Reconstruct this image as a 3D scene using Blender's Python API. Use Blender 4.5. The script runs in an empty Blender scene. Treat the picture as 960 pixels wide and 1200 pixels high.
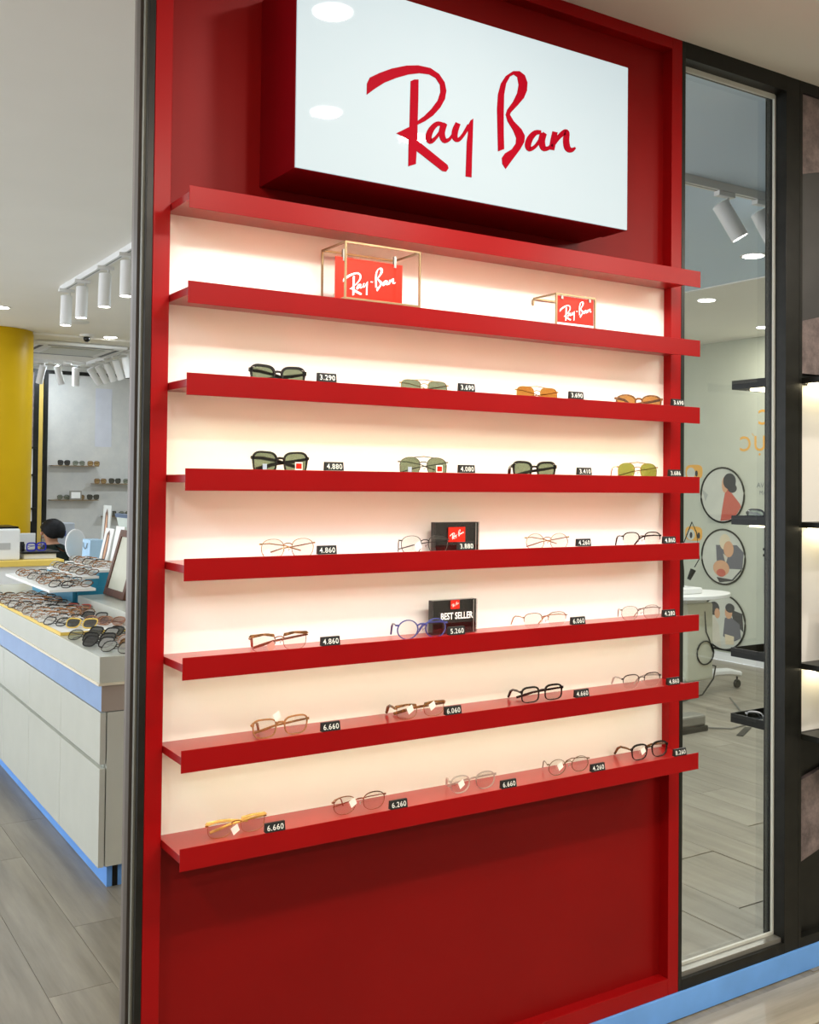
import bpy, bmesh, math, random
from mathutils import Vector, Matrix
random.seed(7)
scene = bpy.context.scene
COL = scene.collection
# ------------------------------------------------------------------ camera
RX, UP, FW = Vector((.8443, -.5358, .0102)), Vector((-.0198, -.0122, .9997)), Vector((.5357, .8441, .0211))
cam_d = bpy.data.cameras.new('camera'); cam = bpy.data.objects.new('camera', cam_d); COL.objects.link(cam)
FWn = FW.normalized(); RXn = (RX - FWn * RX.dot(FWn)).normalized(); UPn = RXn.cross(FWn)
M4 = Matrix((RXn, UPn, -FWn)).transposed().to_4x4(); M4.translation = Vector((-.7334, -2.1, 1.51))
cam.matrix_world = M4
cam_d.sensor_fit = 'HORIZONTAL'; cam_d.sensor_width = 36; cam_d.lens = 1217.35 * 36 / 960
cam_d.shift_y = -59.16 / 960; cam_d.clip_start = .02; cam_d.clip_end = 60
scene.camera = cam
# ------------------------------------------------------------------ world, view
w = bpy.data.worlds.new('room_air'); scene.world = w; w.use_nodes = True
w.node_tree.nodes['Background'].inputs[0].default_value = (.85, .9, 1, 1)
w.node_tree.nodes['Background'].inputs[1].default_value = 2.1  # added even fill light, entering through the open left side
vs = scene.view_settings
vs.view_transform = 'Standard'; vs.look = 'None'; vs.gamma = 1; vs.use_curve_mapping = False; vs.exposure = .6
# ------------------------------------------------------------------ lights
WARM, NEUT, COOL = (1, .86, .68), (1, .95, .87), (.78, .89, 1)
def area(x, y, z, p, col, size=.10):
    d = bpy.data.lights.new('downlight_lamp', 'AREA'); d.shape = 'DISK'; d.size = size; d.energy = p; d.color = col
    o = bpy.data.objects.new('downlight_lamp', d); o.location = (x, y, z); COL.objects.link(o)
def spot(x, y, z, tx, ty, tz, p, col, ang=75, blend=.6, rad=.04):
    d = bpy.data.lights.new('track_lamp', 'SPOT'); d.energy = p; d.color = col; d.spot_size = math.radians(ang)
    d.spot_blend = blend; d.shadow_soft_size = rad
    o = bpy.data.objects.new('track_lamp', d); o.location = (x, y, z); COL.objects.link(o)
    o.rotation_euler = (Vector((tx, ty, tz)) - Vector((x, y, z))).to_track_quat('-Z', 'Y').to_euler()
H = 2.8
KEY, DL, LEDW = 17, .9, 1.6
# track of spots that washes the red display wall
for x in (-.35, .45, 1.2, 2.3, 3.1):
    spot(x, -1.5, 2.55, x * .7 + .25, 0, 1.55, KEY, (1, .9, .76), 84, .7, .05)
# ceiling downlights, unseen ones added to light the room: (x, y, watts, colour); their fixtures are built below at the same spots
DOWN = [(.585, -.69, 5, NEUT), (.93, -1.38, 5, NEUT), (1.325, -1.44, 5, NEUT), (-1.6, -1.6, 18, NEUT), (-1.2, -4.4, 34, NEUT), (1.6, -4.4, 34, NEUT), (3.8, -3.2, 52, NEUT),
        (3.92, 1.71, 26, COOL), (4.74, 2.77, 14, NEUT), (6.03, 3.33, 8, NEUT), (.83, 6.10, 8, COOL), (1.98, 7.22, 9, COOL), (2.05, 9.35, 5, COOL),
        (-1.2, 1.6, 8, NEUT), (-1.4, 4.2, 9, COOL), (2.2, 4.4, 20, COOL), (-1.5, 7.4, 8, COOL), (4.2, 7.2, 34, COOL), (-2.6, 2.8, 8, NEUT), (3.3, .9, 22, COOL)]  # last entry added to brighten the ceiling behind the mirror pane
for x, y, p, c in DOWN:
    area(x, y, H - .0275 if (x > 4.4 and y > .5) or y > 7.3 else H - .019 if y > .08 and x > 1.5 else H - .0075, p * DL, c)
# ------------------------------------------------------------------ materials
MATS = {}
def mat(name, col, rough=.5, spec=.5, metal=0, var=.04, scale=8, bump=0, coat=0, emit=None, es=0, stretch=None):
    if name in MATS: return MATS[name]
    m = bpy.data.materials.new(name); m.use_nodes = True; nt = m.node_tree; N = nt.nodes; L = nt.links
    b = N['Principled BSDF']
    b.inputs['Roughness'].default_value = rough; b.inputs['Specular IOR Level'].default_value = spec
    b.inputs['Metallic'].default_value = metal; b.inputs['Coat Weight'].default_value = coat; b.inputs['Coat Roughness'].default_value = .12
    tc = N.new('ShaderNodeTexCoord'); mp = N.new('ShaderNodeMapping'); L.new(tc.outputs['Object'], mp.inputs[0])
    if stretch: mp.inputs['Scale'].default_value = stretch
    nz = N.new('ShaderNodeTexNoise'); nz.inputs['Scale'].default_value = scale; nz.inputs['Detail'].default_value = 4
    L.new(mp.outputs[0], nz.inputs['Vector'])
    r = N.new('ShaderNodeValToRGB')
    c0 = tuple(max(0, c * (1 - var)) for c in col); c1 = tuple(min(1, c * (1 + var)) for c in col)
    r.color_ramp.elements[0].color = c0 + (1,); r.color_ramp.elements[1].color = c1 + (1,)
    r.color_ramp.elements[0].position = .3; r.color_ramp.elements[1].position = .7
    L.new(nz.outputs[0], r.inputs[0]); L.new(r.outputs[0], b.inputs['Base Color'])
    if bump:
        bp = N.new('ShaderNodeBump'); bp.inputs['Strength'].default_value = bump; bp.inputs['Distance'].default_value = .002
        L.new(nz.outputs[0], bp.inputs['Height']); L.new(bp.outputs[0], b.inputs['Normal'])
    if emit:
        b.inputs['Emission Color'].default_value = emit + (1,); b.inputs['Emission Strength'].default_value = es
    MATS[name] = m; return m
def glass(name, tint, gloss=.06, rough=.02, refl=.35):
    if name in MATS: return MATS[name]
    m = bpy.data.materials.new(name); m.use_nodes = True; nt = m.node_tree; N = nt.nodes; L = nt.links
    N.remove(N['Principled BSDF']); out = N['Material Output']
    t = N.new('ShaderNodeBsdfTransparent'); t.inputs[0].default_value = tint + (1,)
    g = N.new('ShaderNodeBsdfGlossy'); g.inputs['Roughness'].default_value = rough; g.inputs['Color'].default_value = (1, 1, 1, 1)
    lw = N.new('ShaderNodeLayerWeight'); lw.inputs[0].default_value = .25
    mm = N.new('ShaderNodeMath'); mm.operation = 'MULTIPLY_ADD'; mm.inputs[1].default_value = refl; mm.inputs[2].default_value = gloss
    L.new(lw.outputs['Fresnel'], mm.inputs[0])
    mx = N.new('ShaderNodeMixShader'); L.new(mm.outputs[0], mx.inputs[0]); L.new(t.outputs[0], mx.inputs[1]); L.new(g.outputs[0], mx.inputs[2])
    L.new(mx.outputs[0], out.inputs[0]); MATS[name] = m; return m
def wood_floor(name, along, k=1.0):
    m = bpy.data.materials.new(name); m.use_nodes = True; nt = m.node_tree; N = nt.nodes; L = nt.links; b = N['Principled BSDF']
    geo = N.new('ShaderNodeNewGeometry'); mp = N.new('ShaderNodeMapping'); L.new(geo.outputs['Position'], mp.inputs[0])
    mp.inputs['Scale'].default_value = (1.3, 16, 1) if along == 'x' else (16, 1.3, 1)
    oi = N.new('ShaderNodeObjectInfo')
    off = N.new('ShaderNodeVectorMath'); off.operation = 'ADD'; L.new(mp.outputs[0], off.inputs[0])
    sc = N.new('ShaderNodeMath'); sc.operation = 'MULTIPLY'; sc.inputs[1].default_value = 37; L.new(oi.outputs['Random'], sc.inputs[0]); L.new(sc.outputs[0], off.inputs[1])
    nz = N.new('ShaderNodeTexNoise'); nz.inputs['Scale'].default_value = 1.0; nz.inputs['Detail'].default_value = 6; nz.inputs['Roughness'].default_value = .6
    L.new(off.outputs[0], nz.inputs['Vector'])
    r = N.new('ShaderNodeValToRGB'); e = r.color_ramp.elements
    e[0].position = .3; e[0].color = (.20 * k, .175 * k, .13 * k, 1); e[1].position = .72; e[1].color = (.37 * k, .33 * k, .255 * k, 1)
    L.new(nz.outputs[0], r.inputs[0])
    hv = N.new('ShaderNodeHueSaturation'); L.new(r.outputs[0], hv.inputs['Color'])
    ma = N.new('ShaderNodeMath'); ma.operation = 'MULTIPLY_ADD'; ma.inputs[1].default_value = .12; ma.inputs[2].default_value = .95; L.new(oi.outputs['Random'], ma.inputs[0]); L.new(ma.outputs[0], hv.inputs['Value'])
    L.new(hv.outputs[0], b.inputs['Base Color']); b.inputs['Roughness'].default_value = .36
    bp = N.new('ShaderNodeBump'); bp.inputs['Strength'].default_value = .08; L.new(nz.outputs[0], bp.inputs['Height']); L.new(bp.outputs[0], b.inputs['Normal'])
    MATS[name] = m; return m
def stone(name, c0, c1, scale):
    m = mat(name, c0, .4); nt = m.node_tree; r = [n for n in nt.nodes if n.type == 'VALTORGB'][0]; nz = [n for n in nt.nodes if n.type == 'TEX_NOISE'][0]
    nz.inputs['Scale'].default_value = scale; nz.inputs['Detail'].default_value = 10; nz.inputs['Roughness'].default_value = .75
    r.color_ramp.elements[0].color = c0 + (1,); r.color_ramp.elements[1].color = c1 + (1,); r.color_ramp.elements[0].position = .38; r.color_ramp.elements[1].position = .62
    return m
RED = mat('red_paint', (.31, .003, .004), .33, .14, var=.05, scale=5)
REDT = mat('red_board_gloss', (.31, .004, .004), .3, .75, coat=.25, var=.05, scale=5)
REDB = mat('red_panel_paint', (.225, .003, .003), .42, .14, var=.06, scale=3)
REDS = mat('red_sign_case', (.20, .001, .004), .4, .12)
REDL = mat('red_sign_letter', (.30, .0005, .010), .5, .04)
REDC = mat('red_acrylic_card', (.52, .018, .008), .35, .15)
CREAM = mat('cream_panel', (.84, .82, .77), .5, .3, var=.02, scale=2)
BLACK = mat('black_frame_paint', (.011, .011, .009), .35, .25, var=.3, scale=20)
BLACKG = mat('black_gloss', (.01, .01, .01), .18)
GREYM = mat('grey_aluminium', (.30, .29, .26), .35, .5, .6)
GASK = mat('gasket_grey', (.55, .56, .50), .5)
BLUE = mat('blue_kerb', (.15, .38, .85), .4, .4, var=.08)
WALL = mat('wall_white', (.78, .78, .72), .6, .3, var=.02)
WALLT = mat('wall_pale_green', (.54, .56, .455), .55, .3, var=.02)
CEIL = mat('ceiling_white', (.90, .88, .82), .75, .2, var=.015, scale=2)
CEIL_TINT = mat('ceiling_recess', (.68, .83, 1.0), .75, .2, var=.015, scale=2)  # ceiling white with the cool light painted in as blue
WHITE = mat('white_lacquer', (.58, .60, .53), .22, .5, var=.02)
WHITEM = mat('white_matt', (.82, .82, .80), .5, .4, var=.02)
PAPER = mat('white_paper', (.88, .88, .84), .6)
YEL = mat('yellow_column', (.60, .37, .004), .38, .15, var=.05, scale=2)
YELE = mat('yellow_edge', (.85, .60, .12), .4)
TEAL = mat('teal_base', (.02, .25, .40), .4)
BROWN = mat('brown_wood_frame', (.10, .032, .012), .4, var=.3, scale=30, stretch=(1, 1, .2))
BRASS = mat('brushed_brass', (.30, .215, .12), .38, .5, .9)
EMIT = mat('downlight_glow', (1, 1, 1), .5, emit=(1, .97, .92), es=14)
SIGNF = mat('sign_face', (.2, .21, .21), .02, .5, var=.0, coat=0, emit=(.72, .90, .97), es=.40)
LED = mat('led_strip', (1, .95, .8), .5, emit=(1, .86, .55), es=9)
STONE = stone('purple_granite', (.10, .075, .075), (.26, .20, .19), 14)
MARBLE = stone('white_marble', (.56, .57, .55), (.66, .66, .62), 2)
WOODX = wood_floor('floor_wood_x', 'x', 1.5); WOODY = wood_floor('floor_wood_y', 'y', .92)
G_CLEAR = glass('clear_pane', (.975, .985, .97), .004, .01, .10)
L_CLEAR = glass('clear_lens', (.96, .96, .95), .05)
L_GREEN = glass('green_lens', (.46, .51, .42), .05)
L_BROWN = glass('brown_lens', (.68, .46, .20), .05)
L_OLIVE = glass('olive_lens', (.56, .58, .26), .05)
F_BLACK = mat('frame_black', (.012, .011, .01), .25)
F_DARK = mat('frame_dark_metal', (.06, .055, .05), .3, .5, .7)
F_TORT = mat('frame_tortoise', (.17, .075, .025), .25, var=.7, scale=120)
F_GOLD = mat('frame_gold', (.72, .48, .20), .25, .5, 1)
F_ROSE = mat('frame_rose_gold', (.62, .34, .22), .25, .5, 1)
F_SILV = mat('frame_silver', (.55, .52, .48), .25, .5, 1)
F_BLUE = mat('frame_blue', (.05, .06, .22), .25)
F_BROWN = mat('frame_clear_brown', (.36, .17, .07), .22, var=.3, scale=90)
F_CLEAR = glass('frame_crystal', (.96, .94, .90), .42, .3, .4)
F_HONEY = mat('frame_honey', (.70, .44, .13), .18, .6, var=.2, scale=60)
DIG = mat('digit_white', (.85, .85, .80), .5)
HAIR = mat('hair_black', (.006, .006, .007), .6, .2, var=.5, scale=60)
SKIN = mat('skin', (.52, .27, .17), .5, var=.05)
SHIRT = mat('shirt_dark_green', (.010, .016, .013), .9, .15, var=.2, scale=30)
ORANGE = mat('orange_vinyl', (.80, .42, .08), .5)
GREYT = mat('grey_vinyl', (.20, .22, .22), .5)
# ------------------------------------------------------------------ mesh helpers
class MB:
    def __init__(s): s.v = []; s.f = []; s.mi = []; s.cur = 0
    def add(s, vs, fs):
        o = len(s.v); s.v += [tuple(v) for v in vs]
        for f in fs: s.f.append(tuple(i + o for i in f)); s.mi.append(s.cur)
        return s
    def box(s, x0, x1, y0, y1, z0, z1):
        v = [(x, y, z) for x in (x0, x1) for y in (y0, y1) for z in (z0, z1)]
        return s.add(v, [(0, 1, 3, 2), (4, 6, 7, 5), (0, 4, 5, 1), (2, 3, 7, 6), (0, 2, 6, 4), (1, 5, 7, 3)])
    def prism(s, pts, axis, a0, a1):                        # 2D outline extruded along an axis
        n = len(pts)
        def P(p, a): return (a, p[0], p[1]) if axis == 'x' else (p[0], a, p[1]) if axis == 'y' else (p[0], p[1], a)
        v = [P(p, a0) for p in pts] + [P(p, a1) for p in pts]
        return s.add(v, [tuple(range(n)), tuple(range(2 * n - 1, n - 1, -1))] + [(i, i + n, (i + 1) % n + n, (i + 1) % n) for i in range(n)])
    def tube(s, path, r, n=8, closed=False, flat=1):
        path = [Vector(p) for p in path]; m = len(path); vs = []; rr = r if isinstance(r, (list, tuple)) else [r] * m
        for i, p in enumerate(path):
            a = path[i - 1] if (i or closed) else p; b = path[(i + 1) % m] if (i < m - 1 or closed) else p
            t = (b - a).normalized(); u = t.cross(Vector((0, 0, 1)))
            if u.length < .05: u = t.cross(Vector((0, 1, 0)))
            u.normalize(); w = u.cross(t)
            for k in range(n):
                q = 2 * math.pi * k / n + math.pi / n; vs.append(p + (u * math.cos(q) + w * math.sin(q) * flat) * rr[i])
        fs = [(i * n + k, i * n + (k + 1) % n, ((i + 1) % m) * n + (k + 1) % n, ((i + 1) % m) * n + k) for i in range(m if closed else m - 1) for k in range(n)]
        if not closed: fs += [tuple(range(n))[::-1], tuple((m - 1) * n + k for k in range(n))]
        return s.add(vs, fs)
    def lathe(s, prof, c=(0, 0), n=24):                     # (radius, z) profile about a vertical axis
        vs = [(c[0] + r * math.cos(2 * math.pi * k / n), c[1] + r * math.sin(2 * math.pi * k / n), z) for r, z in prof for k in range(n)]
        m = len(prof)
        return s.add(vs, [(i * n + k, i * n + (k + 1) % n, (i + 1) * n + (k + 1) % n, (i + 1) * n + k) for i in range(m - 1) for k in range(n)] + [tuple(range(n))[::-1], tuple((m - 1) * n + k for k in range(n))])
    def ball(s, c, r, n=10, m=6, sc=(1, 1, 1)):
        vs = [(c[0] + sc[0] * r * math.sin(math.pi * (i + .5) / m) * math.cos(2 * math.pi * k / n), c[1] + sc[1] * r * math.sin(math.pi * (i + .5) / m) * math.sin(2 * math.pi * k / n), c[2] + sc[2] * r * math.cos(math.pi * (i + .5) / m)) for i in range(m) for k in range(n)]
        return s.add(vs, [(i * n + k, (i + 1) * n + k, (i + 1) * n + (k + 1) % n, i * n + (k + 1) % n) for i in range(m - 1) for k in range(n)] + [tuple(range(n)), tuple((m - 1) * n + k for k in range(n))[::-1]])
    def xform(s, M): s.v = [tuple(M @ Vector(v)) for v in s.v]; return s
    def mesh(s, name, mats, smooth=None):
        me = bpy.data.meshes.new(name); me.from_pydata(s.v, [], s.f)
        for m in (mats if isinstance(mats, (list, tuple)) else [mats]): me.materials.append(m)
        bm = bmesh.new(); bm.from_mesh(me)
        for f, i in zip(bm.faces, s.mi): f.material_index = i
        bmesh.ops.recalc_face_normals(bm, faces=bm.faces[:]); bm.to_mesh(me); bm.free()
        if smooth is not None:
            me.polygons.foreach_set('use_smooth', [True] * len(me.polygons)); me.set_sharp_from_angle(angle=math.radians(smooth))
        me.update(); return me
    def build(s, name, mats, parent=None, smooth=None, bevel=0):
        o = bpy.data.objects.new(name, s.mesh(name, mats, smooth)); COL.objects.link(o); o.parent = parent
        if bevel:
            b = o.modifiers.new('edge', 'BEVEL'); b.width = bevel; b.segments = 2; b.limit_method = 'ANGLE'
        return o
def put(name, me, parent=None, loc=(0, 0, 0)):
    o = bpy.data.objects.new(name, me); COL.objects.link(o); o.parent = parent; o.location = loc; return o
def tag(o, label, cat, group=None):
    o['label'] = label; o['category'] = cat
    if group: o['group'] = group
    return o
def thing(name, label, cat, loc=(0, 0, 0), rotz=0, group=None):
    o = bpy.data.objects.new(name, None); COL.objects.link(o); o.location = loc; o.rotation_euler = (0, 0, rotz); o.empty_display_size = .05
    return tag(o, label, cat, group)
def struct(o, label=None): 
    o['kind'] = 'structure'
    if label: o['label'] = label
    return o
TXT = {}
def text_mesh(body, size, m, fn, key, space=1.0, bold=0):
    k = (body, size, key)
    if k in TXT: return TXT[k]
    c = bpy.data.curves.new('lettering', 'FONT'); c.body = body; c.size = size; c.align_x = 'CENTER'; c.space_character = space; c.offset = bold
    c.resolution_u = 3
    o = bpy.data.objects.new('lettering', c); COL.objects.link(o); dg = bpy.context.evaluated_depsgraph_get()
    me = bpy.data.meshes.new_from_object(o.evaluated_get(dg)); bpy.data.objects.remove(o); bpy.data.curves.remove(c)
    for v in me.vertices: v.co = Vector(fn(v.co.x, v.co.y))
    me.materials.clear(); me.materials.append(m); me.name = 'lettering'; TXT[k] = me; return me
from mathutils.geometry import tessellate_polygon
FRONT = lambda x, y: (x, 0, y)
# ------------------------------------------------------------------ the room
X0, X1, Y0, Y1 = -4.0, 6.45, -5.0, 9.95
struct(MB().box(X0, X1, Y0, Y1, -.06, -.003).build('floor', WOODY))
fl = bpy.data.objects['floor']
def planks(xs, ys, L, W, along, m):
    me = None
    for i, a in enumerate(xs):
        for j, b in enumerate(ys):
            if along == 'y':
                y = b + (i * .37 % 1) * L
                if me is None: me = MB().box(.0008, W - .0008, .0008, L - .0008, -.003, 0).mesh('plank', m)
                put('plank', me, fl, (a, y, 0))
            else:
                x = a + (j * .37 % 1) * L
                if me is None: me = MB().box(.0008, L - .0008, .0008, W - .0008, -.003, 0).mesh('plank', m)
                put('plank', me, fl, (x, b, 0))
fr = lambda a, s, n: [a + s * i for i in range(n)]
planks(fr(-1.3, .19, 11), fr(-.9, 1.22, 5), 1.22, .19, 'y', WOODY)
planks(fr(2.1, .19, 22), fr(-.02, 1.22, 4), 1.22, .19, 'y', WOODY)
planks(fr(.9, 1.22, 2), fr(-1.36, .19, 7), 1.22, .19, 'x', WOODX)
struct(MB().box(X0, X1, Y0, Y1, H, H + .06).build('ceiling', CEIL))
CE = bpy.data.objects['ceiling']
struct(MB().box(X0 - .05, X0, Y0, .2, 0, H).build('wall_left', WALL))  # stops short: unseen opening that lets the fill light in
struct(MB().box(X1, X1 + .05, Y0, Y1, 0, H).build('wall_right', WALLT))
struct(MB().box(X0, X1, Y0 - .05, Y0, 0, H).build('wall_back', mat('wall_taupe', (.34, .31, .28), .7)))
struct(MB().box(X0, X1, Y1, Y1 + .05, 0, H).build('wall_far', WALL))
struct(MB().box(X1 - .012, X1 - .0005, .3, Y1, 0, .07).build('baseboard_right', WHITEM))
struct(MB().box(X1 - .006, X1 - .0005, .3, Y1, .085, .10).build('trim_1', BLACK), 'thin black line above the baseboard')
struct(MB().box(-.05, 3.6, -.006, .075, 0, .074).build('baseboard_front', BLUE, bevel=.002), 'blue kerb under the display wall')
# a lower ceiling field beyond the entrance zone
struct(MB().box(4.43, X1 - .001, .5, Y1 - .001, H - .02, H - .0005).build('trim_2', CEIL), 'slightly lower ceiling field along the right wall')
struct(MB().box(1.54, 4.428, .085, 5.0, H - .012, H - .0005).build('trim_5', CEIL_TINT), 'pale blue ceiling field behind the window')
struct(MB().box(1.2, 4.0, 7.32, 9.2, H - .018, H - .0005).build('trim_3', CEIL), 'shallow ceiling field round the air conditioner')
# ------------------------------------------------------------------ mirror beside the red unit, built as clear glass over a reflected room
mir_pane = struct(MB().box(1.530, 1.992, .049, .055, .11, 2.760).build('window_1', G_CLEAR), 'tall clear glass pane')
MB().box(1.5215, 1.5355, 0, .08, .074, 2.80).build('jamb', BLACK, mir_pane, bevel=.001)
MB().box(1.985, 2.05, 0, .08, .074, 2.80).build('jamb', BLACK, mir_pane, bevel=.001)
MB().box(1.536, 1.985, 0, .08, 2.752, 2.80).build('header', BLACK, mir_pane)
mirror_frame_bottom = MB().box(1.536, 1.985, .0, .08, .074, .105).build('sill', BLACK, mir_pane)
MB().box(1.537, 1.984, .012, .048, .105, .119).build('sill_channel', GREYM, mirror_frame_bottom)
for (a, b, c, d) in ((1.979, 1.9849, .12, 2.75),): MB().box(a, b, .040, .048, c, d).build('gasket', GASK, mir_pane)
MB().box(1.536, 1.979, .040, .048, 2.738, 2.752).build('gasket', GASK, mir_pane)
MB().box(1.536, 1.979, .040, .048, .119, .127).build('gasket', GASK, mir_pane)
# black post with channel on the other side of the red unit
post = struct(MB().box(-.052, -.0375, 0, .08, .074, 2.80).build('trim_4', BLACK, bevel=.001), 'black metal edge post of the red unit')
MB().box(-.056, -.052, .012, .024, .074, 2.80).build('gasket', mat('gasket_olive', (.15, .15, .12), .4), post)
MB().box(-.059, -.052, .036, .060, .074, 2.80).build('channel', mat('brown_metal', (.085, .07, .06), .35, .3, .2), post)
MB().box(-.057, -.052, .060, .080, .074, 2.80).build('channel', mat('taupe_metal', (.20, .175, .155), .35, .4, .3), post)
# ------------------------------------------------------------------ the red display unit
unit = thing('display_unit', 'tall red framed wall display unit with cream back panel', 'display unit', (0, 0, .074))
zb = -.074
MB().box(-.037, 0, 0, .079, 0, 2.80 + zb).build('post', RED, unit, bevel=.0012)
MB().box(1.48, 1.521, 0, .079, 0, 2.80 + zb).build('post', RED, unit, bevel=.0012)
MB().box(0, 1.48, 0, .079, 2.767 + zb, 2.80 + zb).build('top_rail', RED, unit, bevel=.0012)
MB().box(0, 1.48, 0, .079, .0, .121 + zb).build('bottom_rail', RED, unit, bevel=.0012)
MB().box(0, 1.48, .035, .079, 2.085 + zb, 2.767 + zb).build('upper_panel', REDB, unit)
MB().box(0, 1.48, .028, .079, .757 + zb, 2.085 + zb).build('back_panel', CREAM, unit)['label'] = 'cream back panel behind the shelves'
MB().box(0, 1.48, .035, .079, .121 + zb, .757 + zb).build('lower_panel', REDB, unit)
SZ = [2.105, 1.913, 1.728, 1.536, 1.355, 1.158, .974, .780]
SL = ['empty red metal shelf directly under the lightbox sign', 'red metal shelf carrying two brass wire frames with red cards',
      'red metal shelf with four sunglasses, below the wire frames', 'red metal shelf with four sunglasses, two with red stickers on the lens',
      'red metal shelf with four wire eyeglasses and a plain black block', 'red metal shelf carrying the BEST SELLER block',
      'red metal shelf with four eyeglasses, between the BEST SELLER shelf and the lowest shelf', 'lowest red metal shelf with five eyeglasses']
# each shelf but the lowest has an LED strip under its front edge: (spread in degrees, watts, colour)
STRIP = [(138, 1.6, (.74, 1, 1)), (116, 1.2, (.76, 1, 1)), (140, .9, (.88, 1, .70)), (116, .95, (.82, 1, 1)), (130, .8, (.84, 1, .98)), (172, .40, (.84, 1, .76)), (172, .42, (.86, 1, .72)), None]
for z, lb, sp in zip(SZ, SL, STRIP):
    sh = thing('shelf', lb, 'shelf', (0, 0, z), group='red shelves of the display unit')
    MB().box(.0005, 1.4795, -.109, -.1065, -.045, 0).build('front_lip', RED, sh, bevel=.0006)
    MB().box(.0005, 1.4795, -.1064, .0278, -.0287, -.0127).build('board', REDT, sh, bevel=.0006)
    if sp:
        MB().box(.01, 1.47, -.100, -.090, -.0322, -.0290).build('led_strip', LED, sh)
        d = bpy.data.lights.new('shelf_strip_lamp', 'AREA'); d.shape = 'RECTANGLE'; d.size = 1.45; d.size_y = .008; d.energy = LEDW * sp[1]; d.color = sp[2]; d.spread = math.radians(sp[0])
        o = bpy.data.objects.new('shelf_strip_lamp', d); COL.objects.link(o); o.location = (.74, -.095, z - .0330)
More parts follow.
